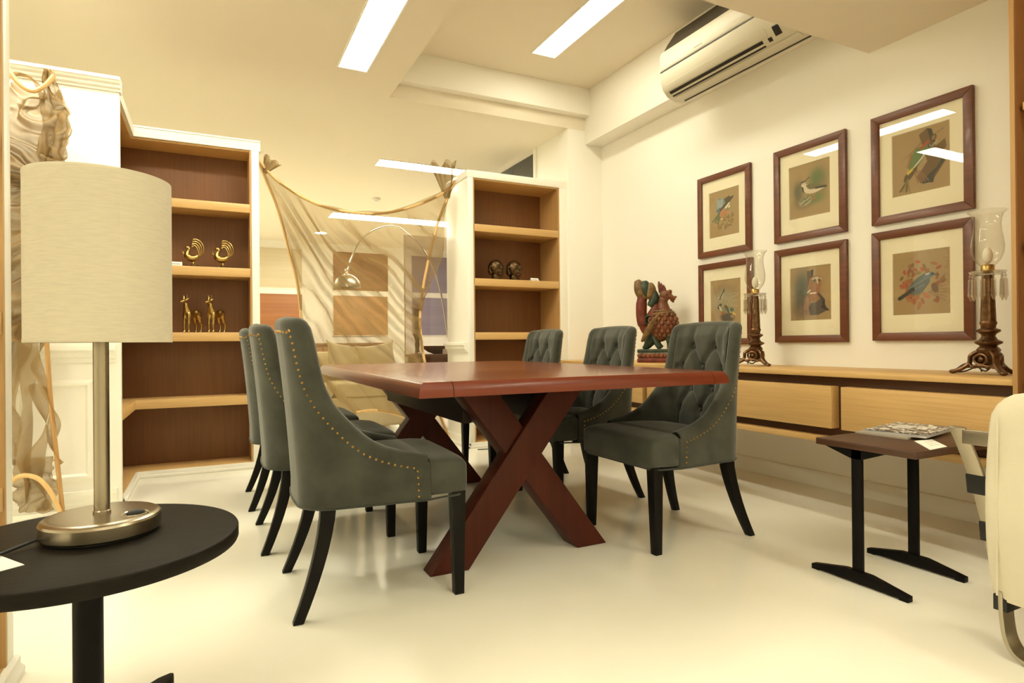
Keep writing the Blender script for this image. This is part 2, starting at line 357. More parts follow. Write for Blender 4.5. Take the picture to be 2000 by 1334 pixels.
# white end of the wing, facing the room
we = MB(); we.box(-1.45, XS, YW, YW+0.045, 0, 2.41); 
wl = struct(we, 'wall_end', M['wall'])
def moulding(z0, z1, d, x0, x1, name, m=M['trimw']):
    h = z1-z0
    pr = [(YW, z0), (YW-d*0.25, z0), (YW-d*0.3, z0+h*0.25), (YW-d*0.6, z0+h*0.35), (YW-d*0.65, z0+h*0.6), (YW-d, z0+h*0.75), (YW-d, z1), (YW, z1)]
    return struct(MB().prism(pr, 0, x0, x1), name, m, ang=20)
tc = MB().prism([(YW+0.045,2.405),(YW-0.010,2.405),(YW-0.012,2.417),(YW-0.026,2.424),(YW-0.028,2.438),(YW-0.042,2.446),(YW-0.048,2.458),(YW-0.055,2.461),(YW-0.055,2.478),(YW+0.045,2.478)], 0, -1.45, XS+0.010)
struct(tc, 'trim_2', M['trimw'], ang=20)
moulding(0.83, 0.925, 0.05, -1.45, XS-0.025, 'trim_3')
moulding(0.0, 0.10, 0.022, -1.45, XS-0.02, 'baseboard_end')
def panel_mould(x0, x1, z0, z1, y, name):
    m = MB(); w = 0.045
    pf = [(0,0),(0.012,0.010),(0.020,0.016),(0.032,0.016),(0.045,0.0)]
    for i in range(len(pf)-1):
        (a, da), (b_, db) = pf[i], pf[i+1]
        q0 = [(x0+a,y-da,z0+a),(x1-a,y-da,z0+a),(x1-a,y-da,z1-a),(x0+a,y-da,z1-a)]
        q1 = [(x0+b_,y-db,z0+b_),(x1-b_,y-db,z0+b_),(x1-b_,y-db,z1-b_),(x0+b_,y-db,z1-b_)]
        m.add(q0+q1, [(k,(k+1)%4,(k+1)%4+4,k+4) for k in range(4)])
    return struct(m, name, M['trimw'], ang=20)
panel_mould(-0.96, -0.60, 0.155, 0.735, YW, 'trim_4')
panel_mould(-1.42, -1.02, 0.155, 0.735, YW, 'trim_5')
# right cabinet
rc = thing('open_bookcase', 'narrow white framed bookcase with oak shelves beside the pier', 'bookcase', (2.55, 5.1, 0))
X0, X1, XI0, XI1 = 2.028, 3.045, 2.092, 2.95
YC = 5.33
MB().box(XI0, XI1, YC-0.02, YC, 0.05, ZTI).build('back_panel', M['oakshade'], rc, True)
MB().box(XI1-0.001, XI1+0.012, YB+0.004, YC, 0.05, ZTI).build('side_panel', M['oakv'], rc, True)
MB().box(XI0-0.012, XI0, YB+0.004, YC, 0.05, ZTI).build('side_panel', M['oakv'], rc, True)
MB().box(X0, XI0-0.012, YB, YC+0.16, 0, ZTI).build('stile', M['trimw'], rc, True, bevel=0.003)
MB().box(XI1+0.012, X1, YB, YC, 0, ZTI).build('stile', M['trimw'], rc, True, bevel=0.003)
MB().box(X0-0.008, X1, YB-0.001, YC+0.16, ZTI, ZT).build('top_rail', M['trimw'], rc, True, bevel=0.003)
MB().box(XI0, XI1, YB+0.02, YC, ZTI-0.012, ZTI).build('top_panel', M['oak'], rc, True)
for z0, z1 in SH+[(0.02,0.05)]:
    MB().box(XI0, XI1, YB+0.002, YC-0.02, z0, z1).build('shelf', M['oak'], rc, True, bevel=0.002)
p = MB(); p.box(X0-0.012, X1, YB-0.012, YB+0.01, 0, 0.048); p.box(X0-0.02, X1, YB-0.02, YB, 0, 0.02)
p.box(X0-0.012, X0+0.01, YB-0.012, YC+0.15, 0, 0.09); p.box(X0-0.02, X0, YB-0.02, YC+0.15, 0, 0.03)
p.build('plinth', M['trimw'], rc, True, bevel=0.004)
pr = [(X0,0.845),(X0-0.012,0.845),(X0-0.014,0.865),(X0-0.03,0.872),(X0-0.032,0.895),(X0-0.045,0.905),(X0-0.045,0.925),(X0,0.93)]
MB().prism(pr, 1, YB+0.03, YC+0.15).build('side_moulding', M['trimw'], rc, True, ang=20)

# tall bookcase at the left edge
XL = -0.50
tb = thing('tall_bookcase', 'white edged tall oak bookcase cut off by the left edge', 'bookcase', (-0.75, 2.05, 0))
MB().box(XL-0.004, XL, 2.094, 2.15, 0, 2.9).build('stile', M['trimw'], tb, True, bevel=0.002)
MB().box(XL-0.42, XL-0.004, 2.094, 2.15, 0, 2.9).build('side_panel', M['trimw'], tb, True)
MB().box(XL-0.42, XL-0.001, 2.080, 2.0935, 0.05, 2.9).build('side_panel', M['oakv'], tb, True)
MB().box(XL-0.44, XL-0.42, 1.95, 2.15, 0, 2.9).build('back_panel', M['oakshade'], tb, True)
for z0, z1 in [(2.40,2.46)]+SH+[(0.02,0.06)]:
    MB().box(XL-0.42, XL-0.004, 1.95, 2.078, z0, z1).build('shelf', M['oaky'], tb, True, bevel=0.002)
MB().prism([(XL-0.03,0),(XL+0.022,0),(XL+0.022,0.02),(XL+0.012,0.03),(XL+0.012,0.05),(XL,0.058),(XL-0.03,0.058)], 1, 1.95, 2.165).build('plinth', M['trimw'], tb, True, ang=20)
# tall oak bookcase at the right edge
rb = thing('oak_bookcase', 'tall oak bookcase cut off by the right edge', 'bookcase', (3.1, 0.8, 0))
MB().box(2.845, XW-0.003, 1.267, 1.283, 0.0, ZC-0.4).build('side_panel', M['oakv'], rb, True, bevel=0.001)
MB().box(2.848, XW-0.03, 1.262, 1.267, 0.0, ZC-0.4).build('shade_panel', M['oakshade'], rb, True)  # thin dark sheet that makes the inner face look unlit
MB().box(XW-0.03, XW-0.005, 0.2, 1.262, 0.0, ZC-0.4).build('back_panel', M['oakshade'], rb, True)
for z in (0.05, 0.75, 1.3, 1.85, 2.45): MB().box(2.87, XW-0.03, 0.2, 1.25, z-0.03, z).build('shelf', M['oaky'], rb, True)

# ---- ceiling lights -------------------------------------------------------
def ceiling_light(x0, x1, y0, y1, z, label, m='panel'):
    t = thing('ceiling_light', label, 'light', ((x0+x1)/2, (y0+y1)/2, z), group='recessed ceiling lights')
    MB().box(x0, x1, y0, y1, z-0.006, z-0.002).build('diffuser', M[m], t, True)
    f = MB(); w = 0.012
    f.box(x0-w, x0, y0-w, y1+w, z-0.008, z); f.box(x1, x1+w, y0-w, y1+w, z-0.008, z); f.box(x0, x1, y0-w, y0, z-0.008, z); f.box(x0, x1, y1, y1+w, z-0.008, z)
    f.build('frame', M['trimw'], t, True)
ceiling_light(0.848, 1.049, 3.10, 4.515, ZC, 'long bright strip light in the lower ceiling, above the bookcases')
ceiling_light(2.395, 2.605, 3.0, 4.41, ZR, 'bright strip light inside the raised ceiling bay beside the air conditioner', 'panelb')
ceiling_light(-1.38, -0.02, 3.76, 3.95, ZC, 'strip light over the left wall end, seen only reflected in a print', 'panelc')
ceiling_light(-2.0, -1.8, 2.3, 3.6, ZC, 'unseen fill light added high at the far left for the right wall', 'panelc')  # added out of view to put more light on the right wall
ceiling_light(1.68, 3.2, 6.60, 6.84, ZC, 'strip light on the far room ceiling above the narrow bookcase')
ceiling_light(1.69, 4.2, 9.55, 9.95, ZC, 'farthest strip light seen through the glass behind the sheer fabric')
ceiling_light(-1.2, 0.30, 9.0, 9.3, ZC, 'added far room fill light hidden behind the corner bookcase')  # extra emitter added out of sight to brighten the far room
ceiling_light(0.85, 1.05, -0.6, 1.3, ZC, 'added fill light behind the camera over the middle aisle', 'panelb')  # unseen, added as fill for the foreground
ceiling_light(2.40, 2.60, -1.2, 0.6, ZC, 'added fill light behind the camera over the right aisle', 'panelb')  # another unseen panel added as fill from the camera side
ceiling_light(-1.4, -1.2, -0.4, 1.6, ZC, 'added fill light behind the camera over the left aisle', 'panelb')  # added off camera to even out the lighting from the left
ceiling_light(-0.6, 1.4, -2.2, -2.0, ZC, 'added fill light at the back of the room behind the camera', 'panelb')  # added off camera so more light bounces through the room
dl = thing('downlight', 'small round lit downlight in the far ceiling behind the fabric', 'light', (1.80, 11.4, ZC))
MB().lathe([(0.10,-0.002),(0.10,-0.006)], (1.80,11.4,ZC), 20).build('diffuser', M['panel'], dl, True)
MB().lathe([(0.10,-0.004),(0.13,-0.004),(0.125,-0.012),(0.10,-0.010)], (1.80,11.4,ZC), 20, cap=False).build('rim', M['trimw'], dl, True)
sd = thing('smoke_detector', 'small white smoke detector on the ceiling behind the glass', 'detector', (2.075, 8.4, ZC))
MB().lathe([(0.055,0),(0.06,-0.02),(0.055,-0.035)], (2.075,8.4,ZC), 20).build('body', M['plastic'], sd, True)
MB().lathe([(0.04,-0.035),(0.034,-0.055),(0.0,-0.06)], (2.075,8.4,ZC), 20).build('sensor', M['plastic'], sd, True)

# ================================================================== AIR CONDITIONER
ac = thing('air_conditioner', 'cream wall mounted air conditioner hung high on the bulkhead', 'air conditioner', (3.235, 3.15, 2.9))
A0, A1 = 2.40, 3.54
prof = [(3.235,2.73),(3.20,2.715),(3.13,2.712),(3.06,2.735),(3.015,2.78),(2.995,2.84),(2.99,2.90),(2.99,3.02),(3.00,3.045),(3.235,3.05)]
MB().prism(prof, 1, A0, A1).build('body', M['acw'], ac, True, bevel=0.006, ang=30)
MB().prism([(2.986,2.905),(2.982,2.92),(2.982,3.01),(2.992,3.045),(3.0,3.045),(3.0,2.905)], 1, A0+0.015, A1-0.015).build('front_panel', M['acw'], ac, True, bevel=0.003)
MB().prism([(3.004,3.049),(3.04,3.11),(3.12,3.22),(3.234,3.27),(3.234,3.049)], 1, A0+0.02, A1-0.03).build('shadow_wedge', mat('shadow_dark', (0.045,0.032,0.016), 0.7, bump=0.1, bscale=200), ac, True)  # dark wedge modelled in place of the soft shadow above the unit
MB().box(2.987, 2.996, A0+0.01, A1-0.01, 2.898, 2.905).build('panel_gap', M['acdark'], ac, True)
MB().prism([(3.035,2.7545),(3.075,2.7265),(3.078,2.7275),(3.04,2.759)], 1, 2.65, A1-0.05).build('outlet_slot', M['acdark'], ac, True)
MB().prism([(3.003,2.795),(3.028,2.760),(3.034,2.758),(3.0,2.805)], 1, 2.60, A1-0.04).build('louvre', M['acw'], ac, True, bevel=0.002)
MB().prism([(3.085,2.7215),(3.135,2.7105),(3.135,2.7065),(3.085,2.7175)], 1, A0+0.03, A1-0.05).build('lower_flap', M['acw'], ac, True, bevel=0.002)
MB().box(3.172, 3.182, A0+0.02, A1-0.06, 2.709, 2.7145).build('shadow_line', M['acdark'], ac, True)  # dark strip drawn as the thin shadow along the unit's back edge
MB().prism([(3.008,2.786),(3.045,2.742),(3.048,2.745),(3.008,2.792)], 1, 2.51, 2.555).build('display_window', M['acdark'], ac, True)
MB().prism([(3.04,2.751),(3.062,2.7335),(3.064,2.7345),(3.042,2.754)], 1, 2.585, 2.612).build('sensor', M['acdark'], ac, True)
m = MB()
for k in range(7): m.box(2.981, 2.983, 3.10+k*0.011, 3.108+k*0.011, 2.928, 2.936)
m.build('badge', M['ink'], ac, True)

# ================================================================== DINING TABLE
TX0, TX1, TY0, TY1, TZB, TZT = 0.627, 2.04, 1.975, 4.085, 0.735, 0.79
tb_ = thing('dining_table', 'large cherry red wooden dining table on crossed legs', 'table', ((TX0+TX1)/2, (TY0+TY1)/2, 0))
BW = 0.125
def top_edge_profile(inset):  # profile points (offset inward, z)
    return [(0.0,TZB),(0.0,TZB+0.012),(0.004,TZB+0.03),(0.012,TZB+0.045),(0.022,TZB+0.053),(0.036,TZT)]
def plank(x0, x1, y0, y1, lx, rx, ly, ry, name):
    """slab with the worn edge only on the sides flagged"""
    m = MB(); P = top_edge_profile(0); ring = []
    for d, z in P:
        a = x0+(d if lx else 0.0012); b_ = x1-(d if rx else 0.0012); e = y0+(d if ly else 0); g = y1-(d if ry else 0)
        ring.append([(a,e,z),(b_,e,z),(b_,g,z),(a,g,z)])
    vs = sum(ring, []); fs = [(3,2,1,0)]
    for i in range(len(P)-1):
        fs += [(i*4+k, i*4+(k+1)%4, i*4+4+(k+1)%4, i*4+4+k) for k in range(4)]
    n = (len(P)-1)*4; fs.append((n,n+1,n+2,n+3))
    m.add(vs, fs)
    for q in range(len(P)-2):
        m.mi[1+q*4] = 1; m.mi[1+q*4+2] = 1
    return m.build(name, [M['tabletop'], M['tableedge']], tb_, True, ang=28)
xs = [TX0, TX0+BW, TX1-0.085, TX1]
for i in range(3):
    plank(xs[i], xs[i+1], TY0, TY1, i == 0, i == 2, True, True, 'plank')
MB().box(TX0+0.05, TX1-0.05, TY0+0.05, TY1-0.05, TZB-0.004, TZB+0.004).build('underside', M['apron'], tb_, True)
def cross(yc, name):
    T = 0.045
    # beam rising to the right, unbroken in front
    A = [(0.767,0),(0.932,0),(1.50,TZB-0.002),(1.325,TZB-0.002)]
    B = [(1.465,0),(1.62,0),(1.065,TZB-0.002),(0.895,TZB-0.002)]
    MB().prism(A, 1, yc-T, yc+0.05).build(name, M['tableleg'], tb_, True, bevel=0.004)
    MB().prism(B, 1, yc-T+0.02, yc+0.10).build(name, M['tableleg'], tb_, True, bevel=0.004)
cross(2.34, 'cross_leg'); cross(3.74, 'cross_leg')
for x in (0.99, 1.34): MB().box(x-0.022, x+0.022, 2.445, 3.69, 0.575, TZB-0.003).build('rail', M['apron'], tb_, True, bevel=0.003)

# ================================================================== DINING CHAIRS
TH = 0.058; ZBOT = 0.363
def half_path():
    pts = []
    for i in range(16): y = 0.13*i/15; pts.append((0.055+0.012*(y/0.13)**2*0.5-0.006, y))
    for i in range(1, 22):
        a = pi-(pi/2)*i/21; pts.append((0.175+0.12*cos(a), 0.13+0.12*sin(a)))
    for i in range(1, 34):
        t = i/33; pts.append((0.175+0.315*t, 0.25+0.022*t))
    return pts
HP = half_path()
PATH = [(x,-y) for x, y in reversed(HP)][:-1]+HP
NPATH = len(PATH)
NRM = []
for i in range(NPATH):
    a = PATH[max(i-1,0)]; b_ = PATH[min(i+1,NPATH-1)]
    d = Vector((b_[0]-a[0], b_[1]-a[1])).normalized(); NRM.append((-d.y, d.x))   # outward, fixed below
for i in range(NPATH):
    x, y = PATH[i]; n = NRM[i]
    if n[0]*(x-0.3)+n[1]*y < 0: NRM[i] = (-n[0], -n[1])
HT = [(0.0,1.0),(0.098,1.0),(0.106,0.992),(0.113,0.965),(0.119,0.90),(0.126,0.83),(0.14,0.775),(0.165,0.725),(0.195,0.68),(0.23,0.637),(0.265,0.60),(0.30,0.573),(0.342,0.552),(0.40,0.532),(0.49,0.512)]
def htop(i):
    x, y = PATH[i]; h = interp(x, HT)
    if x < 0.1: h += 0.012*(1-(abs(y)/0.25)**2)
    return h
def recline(z):
    t = max(0.0, (z-0.42)/0.58); return -0.055*t*(0.6+0.4*t)
def wide(z): return 1.0-0.03*max(0, min(1, (z-0.45)/0.25)) + 0.012*max(0, (z-0.75)/0.25)
def shell_pt(i, z, off):
    x, y = PATH[i]; n = NRM[i]
    return Vector((x+n[0]*off+recline(z), (y+n[1]*off)*wide(z), z))
BUTTONS = [(-0.078,0.895),(0.078,0.895),(-0.155,0.79),(0.0,0.79),(0.155,0.79),(-0.078,0.68),(0.078,0.68),(-0.155,0.575),(0.0,0.575),(0.155,0.575)]
SEGS = []
for a in BUTTONS:
    for b_ in BUTTONS:
        if abs(abs(a[0]-b_[0])-0.078) < 0.003 and 0.05 < a[1]-b_[1] < 0.13: SEGS.append((a, b_))
for x in (-0.078, 0.078): SEGS.append(((x,0.895),(x*1.05,1.02)))
for x in (-0.155, 0.155): SEGS.append(((x,0.79),(x*1.75,0.785))); SEGS.append(((x,0.575),(x,0.45)))
SEGS.append(((0,0.575),(0,0.45)))
def seg_d(p, s):
    (ax, ay), (bx, by) = s; dx, dy = bx-ax, by-ay; t = max(0, min(1, ((p[0]-ax)*dx+(p[1]-ay)*dy)/(dx*dx+dy*dy)))
    return sqrt((p[0]-ax-dx*t)**2+(p[1]-ay-dy*t)**2)
def tuft(y, z):
    d = min(seg_d((y, z), s) for s in SEGS); b_ = min(sqrt((y-q[0])**2+(z-q[1])**2) for q in BUTTONS)
    return 0.017*(1-math.exp(-(d/0.015)**2)) - 0.024*math.exp(-(b_/0.020)**2)
def rim_dir(i):
    j0, j1 = max(i-1,0), min(i+1, NPATH-1)
    a, b_ = PATH[j0], PATH[j1]; ds = sqrt((b_[0]-a[0])**2+(b_[1]-a[1])**2) or 1e-6; dh = htop(j1)-htop(j0)
    T = Vector(((b_[0]-a[0])/ds, (b_[1]-a[1])/ds, 0)); l = sqrt(ds*ds+dh*dh)
    return T*(-dh/l)+Vector((0,0,ds/l))
def chair_proto():
    t = thing('dining_chair', 'chair', 'chair')
    m = MB(); NV = 22
    R = TH/2
    def outer(i, j): 
        h = htop(i); z = ZBOT+(h-R*0.6-ZBOT)*j/NV
        return shell_pt(i, z, 0)
    def innerp(i, j):
        h = htop(i); z0 = 0.44; z = z0+(max(h-R*0.6, z0+0.02)-z0)*j/NV
        return shell_pt(i, z, -TH)
    RIM = 6
    rows = [[outer(i, j) for i in range(NPATH)] for j in range(NV+1)]
    for k in range(1, RIM):
        a = pi*k/RIM; row = []
        for i in range(NPATH):
            A = rows[NV][i]; B = innerp(i, NV); c_ = (A+B)/2; e = (A-B)/2
            row.append(c_+e*cos(a)+rim_dir(i)*(R*0.95*sin(a)))
        rows.append(row)
    rows.append([innerp(i, NV) for i in range(NPATH)])
    rows.append([innerp(i, NV-3) for i in range(NPATH)])
    vs = sum(rows, []); n = NPATH
    fs = [(j*n+i, j*n+i+1, (j+1)*n+i+1, (j+1)*n+i) for j in range(len(rows)-1) for i in range(n-1)]
    m.add(vs, fs)
    for s in (0, n-1):   # rounded fronts of the arms
        col = [rows[j][s] for j in range(len(rows)-1)]
        sgn = 1
        ring0 = [shell_pt(s, ZBOT+(htop(s)-R*0.6-ZBOT)*j/10, 0) for j in range(11)]
        ring1 = [shell_pt(s, ZBOT+(htop(s)-R*0.6-ZBOT)*j/10, -TH) for j in range(11)]
        g = []
        for k in range(7):
            a = pi*k/6
            g.append([(p+q)/2+(p-q)/2*cos(a)+Vector((0.016*sin(a),0,0)) for p, q in zip(ring0, ring1)])
        vs = sum(g, []); fs = [(k*11+j, k*11+j+1, (k+1)*11+j+1, (k+1)*11+j) for k in range(6) for j in range(10)]
        m.add(vs, fs)
        m.add([g[k][10] for k in range(7)], [tuple(range(7))])
    shell = m.build('back_shell', M['velvet'], t, weld=True, ang=70)
    # tufted inside of the back and arms
    m = MB(); NI, NJ = 96, 84
    L = [0]
    for i in range(1, NPATH): L.append(L[-1]+sqrt((PATH[i][0]-PATH[i-1][0])**2+(PATH[i][1]-PATH[i-1][1])**2))
    def inn(u, v):
        s = u*L[-1]; i = 0
        while i < NPATH-2 and L[i+1] < s: i += 1
        f_ = (s-L[i])/(L[i+1]-L[i]); h = lerp(htop(i), htop(i+1), f_)
        z0 = 0.44; z1 = max(h-0.012, z0+0.03); z = z0+(z1-z0)*v
        p = shell_pt(i, z, -TH).lerp(shell_pt(i+1, z, -TH), f_)
        nx, ny = lerp(NRM[i][0], NRM[i+1][0], f_), lerp(NRM[i][1], NRM[i+1][1], f_)
        q = s-L[-1]/2          # distance from the centre line around the back
        edge = min(1.0, (1-v)*(z1-z0)/0.05); ends = min(1.0, min(u, 1-u)*12)
        w = max(0, 1-max(0, abs(q)-0.23)/0.06)
        dp = (0.010*w*edge*(1-(q/0.30)**2) + tuft(q, z)*w*(0.25+0.75*edge) + 0.004*(1-w))*ends
        return Vector((p.x-nx*dp, p.y-ny*dp, p.z))
    m.grid(inn, NI, NJ)
    lining = m.build('tufted_lining', M['velvet'], t, ang=180)
    for q, z in BUTTONS:
        s = q+L[-1]/2; i = 0
        while i < NPATH-2 and L[i+1] < s: i += 1
        p = shell_pt(i, z, -TH+0.003); n_ = NRM[i]
        c_ = Vector((p.x-n_[0]*0.0, p.y-n_[1]*0.0, z))
        rot = Vector((-n_[0], -n_[1], 0)).to_track_quat('Z', 'Y').to_matrix()
        MB().ball(c_, (0.0125,0.0125,0.007), 10, 6, rot).build('button', M['button'], lining)
    # brass nails along the outer edge
    e2 = []
    cum = L
    e2.append((cum[-1]-0.035, ZBOT+0.012)); 
    for z in [ZBOT+0.012+0.02*k for k in range(6)]: pass
    pl = []
    OFF = 0.042
    topc = [(cum[i], htop(i)) for i in range(NPATH)]
    for i in range(NPATH):
        a = topc[max(i-2,0)]; b_ = topc[min(i+2,NPATH-1)]; d = Vector((b_[0]-a[0], b_[1]-a[1])).normalized()
        pl.append((topc[i][0]+d.y*OFF, topc[i][1]-d.x*OFF))
    pl = [p for p in pl if 0.036 <= p[0] <= cum[-1]-0.036]
    # keep the curve monotone around the steep fronts of the wings
    pl = [(0.036, ZBOT+0.014)]+pl+[(cum[-1]-0.036, ZBOT+0.014)]
    m = MB(); acc = 0.0; STEP = 0.0225
    def put(s, z):
        i = 0
        while i < NPATH-2 and cum[i+1] < s: i += 1
        p = shell_pt(i, z, 0.0).lerp(shell_pt(i+1, z, 0.0), (s-cum[i])/(cum[i+1]-cum[i])); n_ = NRM[i]
        rot = Vector((n_[0], n_[1], 0)).to_track_quat('Z', 'Y').to_matrix()
        m.ball(p, (0.0050,0.0050,0.0040), 7, 4, rot)
    for (s0, z0), (s1, z1) in zip(pl, pl[1:]):
        d = sqrt((s1-s0)**2+(z1-z0)**2)
        if d < 1e-9: continue
        while acc <= d:
            put(s0+(s1-s0)*acc/d, z0+(z1-z0)*acc/d); acc += STEP
        acc -= d
    tag(m.build('nailhead_trim', M['brassnail'], shell), kind='stuff')
    # seat
    st = [(0.10,0.20,0.47),(0.13,0.215,0.49),(0.20,0.222,0.507),(0.32,0.228,0.517),(0.44,0.232,0.519),(0.490,0.234,0.518),(0.494,0.266,0.513),(0.50,0.273,0.512),(0.56,0.272,0.512),(0.61,0.270,0.506),(0.63,0.267,0.499),(0.639,0.260,0.489),(0.642,0.250,0.478)]
    rows = []; N = 28
    for k, (x, w, zt) in enumerate(st):
        row = []; zb = ZBOT+(0.004 if k < len(st)-2 else 0.008*(k-len(st)+3)); cz = (zt+zb)/2; hz = (zt-zb)/2
        for j in range(N):
            a = 2*pi*j/N; e = 0.22
            cx, sx = cos(a), sin(a)
            yy = w*math.copysign(abs(cx)**e, cx); zz = hz*math.copysign(abs(sx)**e, sx)
            if zz > 0: zz *= 1-0.05*(abs(yy)/w)**3
            row.append(Vector((x, yy, cz+zz)))
        rows.append(row)
    m = MB(); vs = sum(rows, []); m.add(vs, [(k*N+j, k*N+(j+1)%N, (k+1)*N+(j+1)%N, (k+1)*N+j) for k in range(len(rows)-1) for j in range(N)]+[tuple(range(N)), tuple(range((len(rows)-1)*N, len(rows)*N))])
    m.build('seat', M['velvet'], t, ang=50)
    loop = [shell_pt(i, ZBOT, 0.001) for i in range(0, NPATH, 2)]
    loop += [Vector((0.55,0.271,ZBOT+0.004)), Vector((0.60,0.267,ZBOT+0.005)), Vector((0.625,0.254,ZBOT+0.006)), Vector((0.636,0.22,ZBOT+0.006)), Vector((0.636,0.0,ZBOT+0.006)), Vector((0.636,-0.22,ZBOT+0.006)), Vector((0.625,-0.254,ZBOT+0.006)), Vector((0.60,-0.267,ZBOT+0.005)), Vector((0.55,-0.271,ZBOT+0.004))]
    MB().tube(loop, 0.0042, 7, closed=True).build('welt', M['welt'], t)
    for s in (-1, 1):
        m = MB(); a, b_ = 0.026, 0.018
        m.add([(0.607-a,s*0.238-a,0.38),(0.607+a,s*0.238-a,0.38),(0.607+a,s*0.238+a,0.38),(0.607-a,s*0.238+a,0.38),(0.607-b_,s*0.245-b_,0),(0.607+b_,s*0.245-b_,0),(0.607+b_,s*0.245+b_,0),(0.607-b_,s*0.245+b_,0)],
              [(0,1,2,3),(7,6,5,4),(0,4,5,1),(1,5,6,2),(2,6,7,3),(3,7,4,0)])
        m.build('leg', M['blackleg'], t, bevel=0.003)
    for s in (-1, 1):
        m = MB(); rings = []
        for k in range(8):
            f_ = k/7; z = 0.38*(1-f_); x = 0.150-0.105*f_**1.6; y = s*(0.208+0.045*f_**1.3); h = lerp(0.026, 0.017, f_)
            rings += [(x-h,y-h,z),(x+h,y-h,z),(x+h,y+h,z),(x-h,y+h,z)]
        fs = [(k*4+q, k*4+(q+1)%4, k*4+4+(q+1)%4, k*4+4+q) for k in range(7) for q in range(4)]+[(3,2,1,0),(28,29,30,31)]
        m.add(rings, fs); m.build('leg', M['blackleg'], t, bevel=0.003)
    return t
ch0 = chair_proto()
CG = 'grey velvet chairs around the dining table'
ch0['group'] = CG
ch0.location = (0.215, 2.375, 0); ch0.rotation_euler = (0,0,radians(-2))
ch0['label'] = 'grey velvet nailhead chair at the near left corner of the table, seen side on'
dup(ch0, (0.165, 3.135, 0), radians(-1), 'grey velvet chair in the middle of the row beside the tall corner bookcase')
dup(ch0, (0.155, 3.93, 0), radians(-1), 'grey velvet chair at the far end of the row beside the corner bookcase')
dup(ch0, (2.325, 2.345, 0), pi+radians(1.0), 'grey velvet tufted chair at the near right corner of the table')
dup(ch0, (2.325, 3.15, 0), pi, 'grey velvet tufted chair in front of the carved peacock')
dup(ch0, (2.28, 3.93, 0), pi, 'grey velvet tufted chair nearest the narrow bookcase, mostly behind the table')

# ================================================================== FLOATING CABINET
CX, CY0, CY1 = 2.85, 1.285, YP-0.01
XC = XW-0.002
fc = thing('floating_cabinet', 'long oak floating cabinet with drawers under the bird prints', 'cabinet', (3.15, 3.1, 0.4))
MB().box(CX, XC, CY0, CY1, 0.732, 0.757).build('top', M['oaky'], fc, True, bevel=0.002)
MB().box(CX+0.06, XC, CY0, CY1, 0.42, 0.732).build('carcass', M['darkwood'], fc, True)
MB().box(CX, XC, CY0, CY1, 0.39, 0.42).build('bottom', M['oaky'], fc, True, bevel=0.002)
for y0, y1 in ((CY0, 2.022), (2.075, 3.55), (3.60, CY1-0.05)):
    d = MB().box(CX, CX+0.16, y0, y1, 0.466, 0.683).build('drawer', M['oaky'], fc, True, bevel=0.002)

